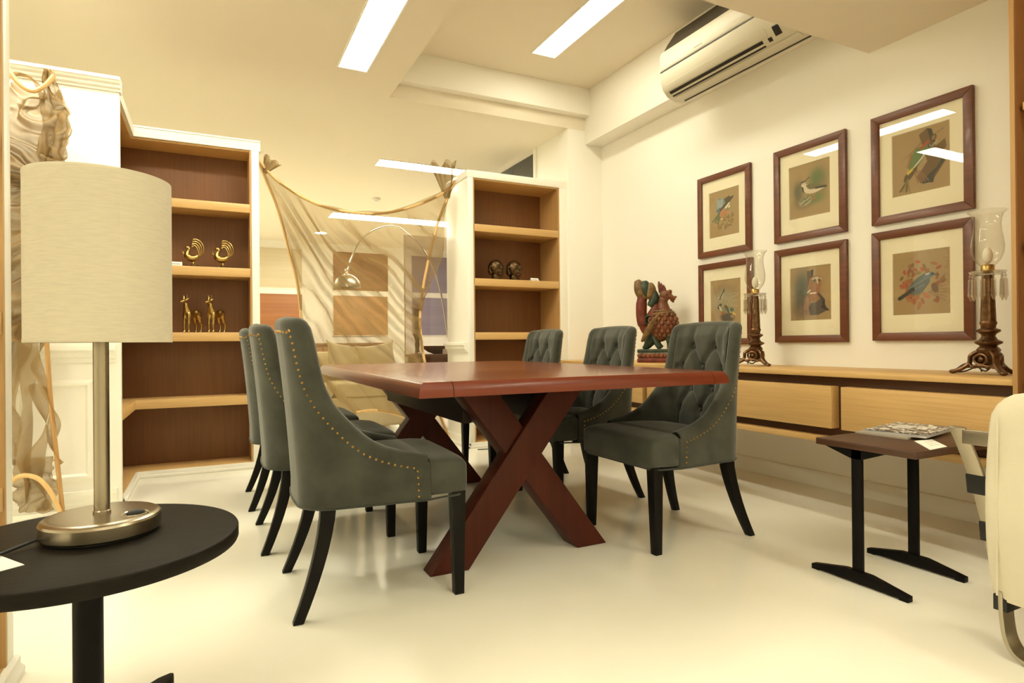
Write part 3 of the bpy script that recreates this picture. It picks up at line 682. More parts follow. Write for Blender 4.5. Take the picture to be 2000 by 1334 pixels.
# ================================================================== FRAMED BIRD PRINTS
def paint(kind, nu, nv, asp):
    import numpy as np
    U, V = np.meshgrid(np.linspace(0,1,nu), np.linspace(0,1,nv)); V = V
    rng = np.random.RandomState(3+kind)
    img = np.zeros((nv, nu, 3)); img[:] = (0.36, 0.25, 0.115)
    def blend(a, col): 
        a = np.clip(a, 0, 1)[..., None]; img[:] = img*(1-a)+np.array(col)*a
    X = U; Y = V/asp     # y in units of width
    ya = 1/asp
    def ell(cx, cy, rx, ry, rot, col, soft=0.1, al=1.0):
        c_, s_ = cos(rot), sin(rot); dx, dy = X-cx, Y-cy*ya
        a = dx*c_+dy*s_; b2 = -dx*s_+dy*c_; d = np.sqrt((a/rx)**2+(b2/ry)**2)
        blend(al*(1-d)/soft+0*d if soft else (d < 1)*al, col)
    def blob(cx, cy, rx, ry, col, al): 
        dx, dy = (X-cx)/rx, (Y-cy*ya)/ry; blend(al*np.exp(-(dx*dx+dy*dy)**1.5), col)
    def line(pts, w, col, al=1.0, w1=None):
        for (ax, ay), (bx, by) in zip(pts, pts[1:]):
            ay, by = ay*ya, by*ya; dx, dy = bx-ax, by-ay; L2 = dx*dx+dy*dy+1e-9
            t_ = np.clip(((X-ax)*dx+(Y-ay)*dy)/L2, 0, 1); d = np.sqrt((X-ax-dx*t_)**2+(Y-ay-dy*t_)**2)
            ww = w+(w1-w)*t_ if w1 is not None else w
            blend(al*np.clip((ww-d)/0.012+0.5, 0, 1), col)
    def poly(pts, col, al=1.0):
        P = [(a, b2*ya) for a, b2 in pts]; ins = np.zeros_like(X, bool)
        for (ax, ay), (bx, by) in zip(P, P[1:]+P[:1]):
            c_ = ((ay > Y) != (by > Y)) & (X < (bx-ax)*(Y-ay)/(by-ay+1e-12)+ax); ins ^= c_
        blend(ins*al, col)
    if kind == 0:      # jay with nest of leaves
        blob(0.55, 0.62, 0.30, 0.35, (0.30,0.26,0.10), 0.5)
        for k in range(70):
            ell(rng.uniform(.28,.82), rng.uniform(.16,.50), rng.uniform(.03,.07), .025, rng.uniform(0,3), (rng.uniform(.15,.30),rng.uniform(.10,.19),rng.uniform(.03,.08)), .3, .8)
        poly([(.25,.60),(.24,.75),(.32,.84),(.50,.80),(.52,.66),(.36,.56)], (.16,.24,.24)); 
        for k in range(5): line([(.28+.04*k,.62),(.27+.045*k,.80)], .008, (.50,.55,.50))
        poly([(.22,.58),(.36,.64),(.44,.60),(.34,.50)], (.10,.17,.20))
        poly([(.50,.80),(.66,.84),(.78,.78),(.62,.66),(.54,.70)], (.09,.07,.04))
        line([(.38,.58),(.60,.70)], .03, (.07,.06,.04)); line([(.58,.68),(.78,.80)], .03, (.07,.06,.04))
        line([(.56,.60),(.66,.68)], .022, (.75,.68,.50)); line([(.64,.58),(.68,.62)], .02, (.75,.68,.50)); ell(.61,.56,.06,.045,.6,(.13,.20,.20),.3)
        ell(.48,.50,.15,.10,.5,(.42,.19,.08),.25); ell(.62,.50,.05,.04,0,(.50,.22,.10),.3); ell(.42,.38,.05,.03,0,(.60,.45,.30),.3)
        for k in range(5): line([(.34,.52),(.10+.05*k,.36-.015*k)], .014, [(.06,.09,.04),(.13,.20,.08)][k%2])
    elif kind == 1:    # lapwing by a puddle
        blob(.70,.66,.22,.26,(.10,.16,.06),.95); blob(.80,.50,.12,.22,(.22,.16,.07),.6); blob(.22,.50,.12,.24,(.10,.11,.06),.9); blob(.62,.32,.25,.12,(.12,.20,.06),.9); blob(.35,.28,.24,.14,(.16,.13,.06),.8)
        ell(.40,.30,.19,.11,.2,(.36,.31,.20),.35)
        for a, b2 in ((.34,.34),(.44,.36),(.48,.31),(.38,.27)): line([(a-.05,b2-.03),(a+.04,b2+.02)], .014, (.10,.13,.05))
        poly([(.30,.62),(.36,.50),(.44,.44),(.60,.41),(.74,.44),(.90,.48),(.90,.51),(.70,.54),(.50,.60),(.40,.62)], (.62,.53,.38))
        poly([(.42,.60),(.52,.61),(.66,.57),(.90,.51),(.88,.49),(.66,.49),(.52,.50),(.45,.54)], (.16,.14,.06))
        line([(.66,.50),(.90,.49)], .02, (.05,.04,.03)); poly([(.30,.60),(.36,.56),(.38,.46),(.34,.48)], (.05,.045,.03))
        ell(.355,.645,.055,.042,0,(.60,.52,.40),.2); line([(.30,.665),(.40,.675)], .016, (.04,.035,.03)); line([(.40,.675),(.50,.73)], .009, (.04,.035,.03)); line([(.31,.64),(.27,.635)], .008, (.05,.04,.03))
        ell(.35,.645,.014,.014,0,(.03,.02,.02),.3); line([(.56,.42),(.55,.32)], .010, (.42,.15,.08)); line([(.62,.42),(.62,.31)], .010, (.42,.15,.08)); line([(.55,.32),(.66,.31)], .008, (.42,.15,.08))
    elif kind == 2:    # woodpecker on a log
        for k in range(14): line([(.15+.03*k,.55+.015*k),(.40+.02*k,.66+.02*k)], .004, (.24,.15,.07), .7)
        poly([(.48,.90),(.62,.97),(.76,.66),(.92,.74),(.94,.62),(.84,.50),(.92,.40),(.72,.16),(.50,.14),(.44,.25),(.62,.46),(.56,.66)], (.15,.09,.035))
        poly([(.62,.97),(.70,.94),(.76,.72),(.68,.74)], (.05,.045,.03)); ell(.73,.80,.07,.055,1.2,(.10,.07,.03),.2); ell(.73,.80,.045,.03,1.2,(.25,.15,.07),.2)
        poly([(.92,.42),(.74,.24),(.72,.12),(.52,.13),(.62,.24),(.78,.34),(.86,.44)], (.05,.05,.035)); line([(.78,.86),(.90,.90)], .005, (.10,.07,.04))
        poly([(.30,.40),(.30,.56),(.44,.70),(.58,.72),(.60,.58),(.48,.44),(.36,.34)], (.12,.19,.06)); line([(.28,.44),(.34,.62)], .02, (.30,.14,.05))
        ell(.62,.66,.10,.07,.5,(.14,.20,.07),.3); line([(.52,.69),(.64,.76)], .022, (.42,.07,.03)); ell(.67,.69,.045,.035,0,(.06,.05,.04),.2); ell(.67,.69,.012,.012,0,(.6,.6,.5),.2); line([(.70,.67),(.78,.73)], .010, (.45,.40,.28))
        poly([(.22,.30),(.30,.38),(.46,.46),(.44,.36),(.28,.20),(.20,.22)], (.10,.07,.03)); poly([(.26,.36),(.40,.43),(.37,.37),(.28,.31)], (.55,.42,.06))
        line([(.40,.42),(.56,.56)], .013, (.62,.58,.46)); line([(.52,.52),(.58,.60)], .010, (.62,.58,.46))
        for k in range(4): line([(.28,.24),(.14+.055*k,.08-.01*k)], .016, [(.10,.07,.03),(.24,.18,.06)][k%2])
        for k in range(4): line([(.40+.03*k,.34),(.46+.06*k,.16)], .012, (.24,.12,.06), .8)
    elif kind == 3:    # ducks among reeds
        blob(.40,.75,.26,.16,(.20,.10,.05),.8); blob(.60,.70,.28,.2,(.24,.15,.07),.7); blob(.45,.55,.34,.3,(.34,.30,.18),.8); blob(.30,.30,.2,.2,(.26,.16,.07),.6)
        for k in range(40):
            x0_ = rng.uniform(.2,.75); y0_ = rng.uniform(.3,.7); line([(x0_,y0_),(x0_+rng.uniform(.05,.25),y0_+rng.uniform(-.03,.10))], .006, (.46,.42,.30), .7)
        blob(.50,.45,.36,.42,(.30,.25,.14),.6); ell(.56,.18,.28,.16,0,(.08,.07,.05),.4); ell(.48,.34,.20,.11,.2,(.20,.22,.09),.3); ell(.42,.28,.08,.05,0,(.36,.10,.05),.4)
        line([(.34,.46),(.26,.40)], .035, (.05,.05,.04)); line([(.30,.42),(.36,.34)], .02, (.60,.55,.42)); line([(.50,.42),(.62,.30)], .04, (.10,.08,.05)); line([(.62,.36),(.66,.28)], .012, (.62,.56,.40)); line([(.46,.38),(.50,.34)], .015, (.14,.18,.24))
        ell(.70,.34,.075,.055,0,(.05,.11,.09),.2); line([(.74,.27),(.80,.24)], .025, (.60,.42,.08)); ell(.72,.20,.08,.05,0,(.30,.20,.12),.4)
        line([(.22,.62),(.34,.60),(.46,.78)], .025, (.06,.08,.06)); line([(.36,.60),(.44,.70)], .012, (.50,.46,.36)); ell(.26,.615,.06,.02,0,(.55,.50,.38),.3)
    elif kind == 4:    # owl at a trunk
        blob(.30,.58,.22,.46,(.10,.115,.09),1.0); blob(.28,.28,.20,.22,(.14,.12,.085),.9); blob(.40,.18,.26,.12,(.24,.16,.11),.7); blob(.66,.55,.16,.3,(.30,.18,.08),.6)
        poly([(.42,.92),(.58,.92),(.56,.70),(.44,.66)], (.13,.10,.06)); poly([(.53,.93),(.58,.93),(.57,.74),(.52,.76)], (.04,.035,.03))
        poly([(.40,.48),(.34,.22),(.44,.18),(.48,.40)], (.32,.18,.12)); poly([(.44,.60),(.48,.76),(.58,.82),(.74,.80),(.78,.66),(.72,.46),(.66,.34),(.48,.36)], (.30,.15,.07))
        ell(.64,.73,.13,.08,0,(.22,.14,.06),.2); line([(.56,.76),(.68,.78),(.76,.74)], .02, (.46,.36,.24)); line([(.66,.78),(.68,.68)], .016, (.62,.52,.38)); ell(.61,.73,.03,.026,0,(.05,.04,.03),.2); ell(.73,.73,.025,.026,0,(.05,.04,.03),.2)
        for k in range(24): ell(rng.uniform(.48,.72), rng.uniform(.38,.66), .02,.012, rng.uniform(0,3),(.22,.10,.05),.3,.7)
        line([(.44,.52),(.50,.56)], .012, (.75,.68,.55)); line([(.50,.50),(.64,.50)], .012, (.75,.68,.55))
        poly([(.46,.24),(.52,.32),(.66,.34),(.78,.44),(.84,.30),(.92,.18),(.70,.10),(.50,.10)], (.11,.09,.07)); line([(.70,.48),(.82,.36),(.82,.24)], .03, (.05,.045,.04)); line([(.78,.24),(.92,.18)], .02, (.05,.04,.035))
    else:              # blue bird among russet leaves
        blob(.50,.55,.36,.36,(.34,.27,.13),.6)
        for k in range(60):
            a = rng.uniform(0,2*pi); r_ = rng.uniform(.18,.38); ell(.52+r_*cos(a), .48+r_*sin(a)*.95, rng.uniform(.05,.085), .034, rng.uniform(0,3), (rng.uniform(.20,.42),rng.uniform(.09,.17),rng.uniform(.03,.07)), .25, .85)
        for k in range(8): line([(.62+.02*k,.34+.01*k),(.92,.20+.06*k)], .006, (.20,.11,.06), .8)
        ell(.74,.40,.06,.10,.4,(.16,.09,.05),.2)
        poly([(.24,.34),(.30,.46),(.44,.58),(.56,.64),(.66,.62),(.66,.50),(.52,.34),(.36,.31)], (.10,.125,.12)); line([(.28,.42),(.60,.56)], .012, (.16,.19,.19)); line([(.30,.37),(.56,.46)], .012, (.16,.18,.17))
        ell(.64,.60,.10,.06,.4,(.13,.17,.19),.2); ell(.62,.625,.05,.018,.3,(.45,.46,.44),.3); ell(.70,.62,.04,.03,0,(.06,.08,.09),.2); line([(.73,.61),(.80,.60)], .010, (.08,.08,.07)); line([(.36,.40),(.12,.27)], .035, (.035,.04,.035)); line([(.30,.32),(.26,.26)], .014, (.30,.12,.05))
    return img
def framed_print(y0, y1, z0, z1, kind, label, fw_=0.045):
    import numpy as np
    # the frame hangs on the wall x = XW facing -x; y1 is the far side
    t = thing('framed_print', label, 'picture', (XW, (y0+y1)/2, (z0+z1)/2), group='framed bird prints')
    D = 0.026
    def bar(poly):  # poly in (y,z)
        MB().prism(poly, 0, XW-D, XW-0.001).build('frame_bar', M['frame'], t, True, bevel=0.003)
    w = fw_
    bar([(y0,z0),(y1,z0),(y1-w,z0+w),(y0+w,z0+w)]); bar([(y0,z1),(y1,z1),(y1-w,z1-w),(y0+w,z1-w)])
    bar([(y0,z0),(y0,z1),(y0+w,z1-w),(y0+w,z0+w)]); bar([(y1,z0),(y1,z1),(y1-w,z1-w),(y1-w,z0+w)])
    MB().box(XW-0.006, XW-0.002, y0+w*0.8, y1-w*0.8, z0+w*0.8, z1-w*0.8).build('backing', M['matboard'], t, True)
    hy = (y1-y0)
    ya, yb = y0+hy*0.215, y1-hy*0.215; za, zb = z0+(z1-z0)*0.225, z1-(z1-z0)*0.215
    m = MB()    # mat with a bevelled opening
    o4 = [(y0+w*0.9,z0+w*0.9),(y1-w*0.9,z0+w*0.9),(y1-w*0.9,z1-w*0.9),(y0+w*0.9,z1-w*0.9)]; i4 = [(ya,za),(yb,za),(yb,zb),(ya,zb)]
    m.add([(XW-0.012,p[0],p[1]) for p in o4]+[(XW-0.012,p[0],p[1]) for p in i4]+[(XW-0.0075,p[0]+(0.003 if k in (0,3) else -0.003),p[1]+(0.003 if k < 2 else -0.003)) for k, p in enumerate(i4)],
          [(k,(k+1)%4,(k+1)%4+4,k+4) for k in range(4)]+[(k+4,(k+1)%4+4,(k+1)%4+8,k+8) for k in range(4)])
    m.build('mat_board', M['matboard'], t, True, smooth=False)
    nu, nv = 110, 140; img = paint(kind, nu, nv, (yb-ya)/(zb-za))
    m = MB(); m.grid(lambda u, v: (XW-0.0072, lerp(yb, ya, u), lerp(za, zb, v)), nu, nv)
    o = m.build('print', M['art'], t, True, smooth=False)
    ca = o.data.color_attributes.new('art', 'FLOAT_COLOR', 'POINT')
    buf = np.ones((nv*nu, 4), dtype=np.float32); buf[:, :3] = img.reshape(-1, 3); ca.data.foreach_set('color', buf.ravel())
    MB().box(XW-0.017, XW-0.015, y0+w*0.9, y1-w*0.9, z0+w*0.9, z1-w*0.9).build('glass', M['picglass'], t, True)
am = mat('art_print', (0.4,0.3,0.15), 0.7, bump=0.01); M['art'] = am
an = am.node_tree.nodes.new('ShaderNodeVertexColor'); an.layer_name = 'art'
am.node_tree.links.new(an.outputs[0], am.node_tree.nodes['Principled BSDF'].inputs['Base Color'])
k_ = 1.0055
for (y0, y1, z0, z1, kd, lb) in [
    (3.073,3.585,1.557,2.172,0,'framed print of a blue winged jay and leaves, upper row nearest the pier'),
    (2.358,2.873,1.566,2.178,1,'framed print of a lapwing standing by a puddle, upper row middle'),
    (1.682,2.202,1.567,2.180,2,'framed print of a green woodpecker on a log, upper row nearest the right bookcase'),
    (3.065,3.583,0.895,1.507,3,'framed print of ducks in reeds, partly behind a glass candle lamp and chair'),
    (2.358,2.874,0.908,1.521,4,'framed print of a brown owl at a trunk, lower row middle'),
    (1.688,2.204,0.914,1.527,5,'framed print of a slate blue bird among russet leaves, lower row right')]:
    framed_print(y0*k_, y1*k_, CAM_Z+(z0-CAM_Z)*k_, CAM_Z+(z1-CAM_Z)*k_, kd, lb)

# ================================================================== CANDLE LAMPS ON THE CABINET
def candle_lamp_proto():
    t = thing('candle_lamp', 'lamp', 'lamp')
    # footed pierced base: three paws
    for k in range(3):
        a = 2*pi*k/3+radians(100)
        d = Vector((cos(a), sin(a), 0)); n = Vector((-sin(a), cos(a), 0))
        pts = spline([d*0.035+Vector((0,0,0.105)), d*0.066+Vector((0,0,0.085)), d*0.072+Vector((0,0,0.05)), d*0.105+Vector((0,0,0.022)), d*0.135+Vector((0,0,0.010))], 5)
        m = MB(); m.tube(pts, [lerp(0.0105,0.0095,i/(len(pts)-1)) for i in range(len(pts))], 8, sx=1.5)
        m.ball(d*0.136+Vector((0,0,0.010)), (0.016,0.016,0.010), 8, 6)
        m.tube(spline([d*0.03+n*0.02+Vector((0,0,0.04)), d*0.055+n*0.03+Vector((0,0,0.03)), d*0.07+n*0.012+Vector((0,0,0.045))], 4), 0.006, 6)
        m.tube(spline([d*0.03-n*0.02+Vector((0,0,0.04)), d*0.055-n*0.03+Vector((0,0,0.03)), d*0.07-n*0.012+Vector((0,0,0.045))], 4), 0.006, 6)
        m.build('foot', M['bronzelamp'], t)
        a2 = a+pi/3; e = Vector((cos(a2), sin(a2), 0)); n2_ = Vector((-sin(a2), cos(a2), 0)); m = MB()
        m.tube([e*0.046+n2_*(0.030*cos(q))+Vector((0,0,0.068+0.024*sin(q))) for q in [2*pi*i/16 for i in range(16)]], 0.006, 6, closed=True)
        m.ball(e*0.043+Vector((0,0,0.068)), (0.013,0.013,0.016), 8, 6)
        m.tube(spline([d*0.09+Vector((0,0,0.030)), e*0.052+Vector((0,0,0.040)), Vector((cos(a+2*pi/3),sin(a+2*pi/3),0))*0.09+Vector((0,0,0.030))], 6), 0.006, 6)
        m.build('scroll_panel', M['bronzelamp'], t)
    MB().lathe([(0.022,0.028),(0.034,0.035),(0.040,0.055),(0.036,0.08),(0.040,0.10),(0.045,0.112),(0.038,0.122),(0.030,0.130),(0.052,0.142),(0.054,0.150),(0.034,0.160),(0.026,0.175),(0.030,0.185),(0.046,0.196),(0.046,0.204),(0.028,0.212),(0.030,0.225),(0.034,0.235),(0.030,0.245)], (0,0,0), 24,
               wob=lambda a, i: 0.06*cos(6*a) if i < 8 else 0).build('lower_body', M['bronzelamp'], t)
    MB().lathe([(0.029,0.24),(0.0285,0.26),(0.026,0.34),(0.022,0.43),(0.020,0.455)], (0,0,0), 32, wob=lambda a, i: 0.05*cos(10*a)).build('column', M['bronzelamp'], t)
    # crystal dish with drops
    MB().lathe([(0.012,0.452),(0.05,0.456),(0.064,0.462),(0.070,0.472),(0.066,0.474),(0.055,0.467),(0.014,0.464)], (0,0,0), 28, wob=lambda a, i: 0.02*cos(14*a)).build('drip_dish', M['crystal'], t)
    for k in range(10):
        a = 2*pi*k/10; x, y = 0.064*cos(a), 0.064*sin(a)
        dr = MB().lathe([(0.0015,0.462),(0.006,0.452),(0.006,0.446),(0.002,0.442)], (x,y,0), 6).lathe([(0.002,0.441),(0.009,0.434),(0.0105,0.375),(0.0115,0.362),(0.001,0.336)], (x,y,0), 6)
        dr.build('prism_drop', M['crystal'], t, smooth=False)
    MB().lathe([(0.014,0.463),(0.020,0.468),(0.026,0.475),(0.026,0.498),(0.022,0.503)], (0,0,0), 20).build('collar', M['brass'], t)
    MB().ball((0,0,0.545), (0.020,0.020,0.038), 14, 10).build('bulb', M['bulb'], t)
    prof = [(0.024,0.492),(0.030,0.500),(0.050,0.525),(0.061,0.555),(0.064,0.585),(0.060,0.620),(0.054,0.655),(0.052,0.690),(0.055,0.715),(0.062,0.735),(0.075,0.750)]
    ins = [(r-0.0025, z) for r, z in reversed(prof)]
    ins[0] = (prof[-1][0]-0.002, prof[-1][1]+0.0005)
    nn = len(prof)
    def wob(a, i):
        j = i if i < nn else 2*nn-1-i
        return (0.035*cos(10*a) if j >= nn-1 else 0)+(0.006*cos(28*a) if 1 < j < 8 else 0)
    MB().lathe(prof+ins, (0,0,0), 84, cap=False, wob=wob).build('hurricane_shade', M['crystalthin'], t)
    c_ = [(0.02,0.0,0.03),(0.05,0.03,0.012),(0.075,0.07,0.03),(0.06,0.105,0.045),(0.03,0.125,0.03),(0.05,0.15,0.008),(0.10,0.13,0.006),(0.12,0.08,0.03),(0.10,0.06,0.008)]
    MB().tube(spline(c_, 6), 0.0035, 6).build('cord', M['rubber'], t)
    return t
M['crystalthin'] = glass_sheet('etched_glass', (0.965,0.955,0.93), 0.035, 0.04)
M['crystal'] = glass_sheet('cut_crystal_facets', (0.93,0.92,0.89), 0.28, 0.05)
lp = candle_lamp_proto(); lp['group'] = 'candle lamps on the floating cabinet'
lp.location = (3.2, 1.535, 0.757); lp.rotation_euler = (0,0,radians(8))
lp['label'] = 'bronze candle lamp with glass shade at the right end of the cabinet'
dup(lp, (3.2, 2.868, 0.757), radians(35), 'bronze candle lamp with glass shade standing behind the near right chair')

# ================================================================== CARVED PEACOCK
pk = thing('carved_peacock', 'painted carved wooden peacock statue on the cabinet', 'statue', (3.17, 3.80, 0.757), rot=radians(-48))
# local x = forward (towards the camera side), z up
m = MB().box(-0.155,0.155,-0.075,0.075,0,0.035); m.build('plinth', M['red'], pk, bevel=0.006)
m = MB().box(-0.145,0.145,-0.068,0.068,0.035,0.07); m.build('plinth_band', M['red'], pk, bevel=0.003)
m = MB()
for k in range(9):
    for s in (-1, 1): m.ball((-0.135+0.0337*k, s*0.068, 0.055), (0.019,0.012,0.017), 8, 6)
for k in range(5):
    for s in (-1, 1): m.ball((s*0.146, -0.054+0.027*k, 0.055), (0.012,0.016,0.017), 8, 6)
m.build('petal_band', M['ruddy'], pk)
MB().box(-0.155,0.155,-0.075,0.075,0.075,0.105).build('plinth_top', M['green'], pk, bevel=0.008)
m = MB(); m.ball((0.035,0,0.30), (0.112,0.072,0.118), 20, 14); m.ball((0.01,0,0.26), (0.095,0.06,0.10), 16, 12); m.tube([(0.055,0,0.36),(0.045,0,0.43),(0.038,0,0.47)], [0.07,0.045,0.036], 16)
remesh(m.build('body', M['ruddy'], pk), 0.006, 6)
m = MB()      # breast scales
for j in range(7):
    z = 0.215+0.031*j; rr = 0.115*sqrt(max(0.05,1-((z-0.30)/0.122)**2))
    for k in range(13):
        a = radians(-150+25*k+(12.5 if j % 2 else 0)); x, y = 0.035+rr*0.98*cos(a), rr*0.64*sin(a)
        m.ball((x,y,z), (0.016,0.016,0.020), 7, 5)
tag(m.build('breast_scales', M['ruddy'], pk), kind='stuff')
m = MB(); m.tube([(0.035+0.085*cos(a),0.062*sin(a),0.385+0.008*cos(a)) for a in [2*pi*k/20 for k in range(20)]], 0.010, 8, closed=True); m.tube([(0.036+0.07*cos(a),0.055*sin(a),0.402) for a in [2*pi*k/20 for k in range(20)]], 0.007, 8, closed=True); m.build('collar', M['ochre'], pk)
m = MB(); m.tube([(0.040,0,0.42),(0.035,0,0.46),(0.045,0,0.50)], [0.05,0.036,0.036], 16); m.ball((0.055,0,0.525), (0.046,0.036,0.045), 14, 10)
m.tube([(0.085,0,0.525),(0.115,0,0.505),(0.135,0,0.500)], [0.026,0.018,0.014], 10); m.tube([(0.10,0,0.495),(0.118,0,0.478),(0.122,0,0.468)], [0.013,0.009,0.006], 8); m.ball((0.092,0,0.555), (0.020,0.018,0.018), 8, 6); m.ball((0.135,0,0.512), (0.012,0.010,0.010), 8, 6)
remesh(m.build('head', M['ruddyh'] if 'ruddyh' in M else M['ruddy'], pk), 0.004, 3)
m = MB()
for k, (x, h) in enumerate(((0.012,0.09),(0.030,0.075),(0.048,0.06))): m.tube([(x+0.01,0,0.55),(x,0,0.55+h*0.6),(x-0.004,0,0.55+h)], [0.014,0.013,0.005], 8)
m.build('crest', M['red'], pk)
for s in (-1, 1):
    MB().ball((0.066,s*0.033,0.535), (0.012,0.006,0.012), 10, 6).build('eye', M['ochre'], pk)
    m = MB()
    for k in range(6): 
        m.tube(spline([(0.02-0.012*k,s*0.066,0.375-0.022*k),(-0.045-0.010*k,s*0.078,0.305-0.022*k),(-0.10-0.004*k,s*0.060,0.225-0.012*k)], 4), [0.007]+[0.012]*7+[0.005], 7)
    m.build('wing', M['ochre'], pk)
m = MB(); 
for s in (-1, 1):
    m.tube(spline([(0.075,s*0.035,0.225),(0.085,s*0.036,0.16),(0.095,s*0.036,0.115)], 4), [0.024,0.022,0.02,0.018,0.017,0.017,0.02,0.022,0.024], 8); m.ball((0.105,s*0.036,0.115), (0.034,0.022,0.014), 8, 6)
m.build('leg', M['green'], pk)
m = MB(); m.tube(spline([(-0.02,0,0.22),(-0.06,0,0.17),(-0.09,0,0.13),(-0.12,0,0.112)], 4), [0.05,0.05,0.05,0.048,0.045,0.04,0.036,0.034,0.03,0.026,0.02,0.016,0.012], 10); m.tube(spline([(-0.03,0.03,0.2),(0.0,0.045,0.14),(0.02,0.045,0.115)], 4), 0.02, 8); m.tube(spline([(-0.03,-0.03,0.2),(0.0,-0.045,0.14),(0.02,-0.045,0.115)], 4), 0.02, 8); m.build('tail_base', M['green'], pk)
m = MB(); sp = spline([(-0.05,0,0.21),(-0.10,0,0.26),(-0.125,0,0.34),(-0.13,0,0.43),(-0.12,0,0.52),(-0.10,0,0.56)], 5)
m.tube(sp, [0.036]*8+[0.044]*10+[0.04]*(len(sp)-18), 10); m.build('tail_stem', M['red'], pk)
for name, pts, r, mt in [('tail_plume', [(-0.10,0,0.50),(-0.135,0,0.56),(-0.15,0,0.62),(-0.165,0,0.655)], 0.036, 'ochre'), ('tail_plume', [(-0.09,0,0.52),(-0.10,0,0.60),(-0.105,0,0.648)], 0.036, 'green'), ('tail_plume', [(-0.07,0,0.50),(-0.055,0,0.57),(-0.062,0,0.63)], 0.034, 'ochre'),
                         ('tail_plume', [(-0.06,0,0.44),(-0.025,0,0.50),(-0.03,0,0.57)], 0.030, 'green'), ('tail_plume', [(-0.07,0,0.36),(-0.025,0,0.41),(-0.015,0,0.485)], 0.028, 'red')]:
    q = spline(pts, 5); MB().tube(q, [r*(0.55+0.75*sin(pi*min(1,0.15+0.85*i/(len(q)-1)))) for i in range(len(q))], 9).build(name, M[mt], pk)
m = MB(); q = [(-0.065+0.036*cos(a)*(1-0.12*a/pi), 0.0, 0.33+0.042*sin(a)*(1-0.12*a/pi)) for a in [-0.6+0.42*k for k in range(17)]]
m.tube(q, 0.017, 8, sx=2.2); m.build('tail_curl', M['green'], pk)

# ================================================================== SIDE TABLE, BOOKS, CARD
stt = thing('side_table', 'small walnut side table on two black metal T legs', 'table', (2.45, 1.48, 0))
MB().box(2.172, 2.78, 1.262, 1.652, 0.505, 0.532).build('top', M['sidetop'], stt, True, bevel=0.004)
for x, y0, y1 in ((2.185, 1.295, 1.675), (2.55, 1.305, 1.685)):
    yc = (y0+y1)/2
    m = MB().box(x-0.007, x+0.007, yc-0.02, yc+0.02, 0.03, 0.505); m.build('post', M['blackmetal'], stt, True, bevel=0.001)
    m = MB().prism([(y0,0),(y0,0.020),(yc-0.05,0.048),(yc+0.05,0.048),(y1,0.020),(y1,0),(y1-0.03,0),(y1-0.035,0.006),(y0+0.035,0.006),(y0+0.03,0)], 0, x-0.014, x+0.014); m.build('foot', M['blackmetal'], stt, True, bevel=0.001)
    MB().prism([(yc-0.11,0.505),(yc-0.02,0.470),(yc+0.02,0.470),(yc+0.13,0.505)], 0, x-0.007, x+0.007).build('bracket', M['blackmetal'], stt, True)
MB().box(2.185, 2.55, 1.475, 1.505, 0.485, 0.505).build('rail', M['blackmetal'], stt, True)
def tilted_slab(poly, z0, z1): return MB().prism(poly, 2, z0, z1)
bm_ = mat('book_cover', (0.8,0.78,0.74), 0.35, bump=0.02)
nt = bm_.node_tree; tcn = nt.nodes.new('ShaderNodeTexCoord'); mpn = nt.nodes.new('ShaderNodeMapping'); mpn.inputs['Scale'].default_value = (34,46,30); mpn.inputs['Rotation'].default_value = (0,0,0.5)
vo = nt.nodes.new('ShaderNodeTexNoise'); vo.inputs['Scale'].default_value = 1.0; vo.inputs['Detail'].default_value = 0.5; vo.inputs['Distortion'].default_value = 1.4
cr = nt.nodes.new('ShaderNodeValToRGB'); cr.color_ramp.interpolation = 'CONSTANT'; cr.color_ramp.elements[0].color = (0.05,0.045,0.05,1); cr.color_ramp.elements[1].position = 0.53; cr.color_ramp.elements[1].color = (0.74,0.72,0.68,1)
nt.links.new(tcn.outputs['Object'], mpn.inputs[0]); nt.links.new(mpn.outputs[0], vo.inputs['Vector']); nt.links.new(vo.outputs['Fac'], cr.inputs[0]); nt.links.new(cr.outputs[0], nt.nodes['Principled BSDF'].inputs['Base Color'])
b1 = thing('book', 'slim grey brown book lying under the patterned book', 'book', (2.56, 1.53, 0.532))
MB().prism([(2.405,1.43),(2.70,1.50),(2.66,1.69),(2.40,1.64)], 2, 0.532, 0.5405).build('cover', M['acw2'] if 'acw2' in M else mat('taupe_cover', (0.35,0.30,0.24), 0.5, bump=0.02), b1, True, bevel=0.001)
MB().prism([(2.408,1.4335),(2.697,1.502),(2.657,1.686),(2.403,1.637)], 2, 0.534, 0.5385).build('pages', M['card'], b1, True)
b2 = thing('book', 'black and white patterned book on top of the small side table', 'book', (2.62, 1.54, 0.5405))
P4 = [(2.445,1.385),(2.825,1.465),(2.775,1.675),(2.41,1.61)]
P4 = [(2.445,1.385),(2.765,1.455),(2.72,1.66),(2.405,1.60)]
MB().prism(P4, 2, 0.541, 0.5535).build('pages', mat('grey_pages', (0.45,0.43,0.42), 0.7, bump=0.02), b2, True)
MB().prism([(a+(a-2.585)*0.015, b_+(b_-1.525)*0.015) for a, b_ in P4], 2, 0.5535, 0.5555).build('cover', bm_, b2, True)
MB().prism([(2.55,1.51),(2.655,1.533),(2.64,1.60),(2.54,1.58)], 2, 0.5556, 0.5560).build('title_panel', mat('title_grey', (0.58,0.56,0.52), 0.5, bump=0.01), b2, True)
cd = thing('price_card', 'white card on the near corner of the walnut side table', 'card', (2.37, 1.33, 0.532))
MB().prism([(2.252,1.262),(2.372,1.272),(2.495,1.392),(2.397,1.400)], 2, 0.5325, 0.534).build('card', M['card'], cd, True)
m = MB()
for k in range(3): m.prism([(2.33+0.03*k,1.305+0.026*k),(2.40+0.03*k,1.312+0.026*k),(2.402+0.03*k,1.314+0.026*k),(2.332+0.03*k,1.307+0.026*k)], 2, 0.534, 0.5343)
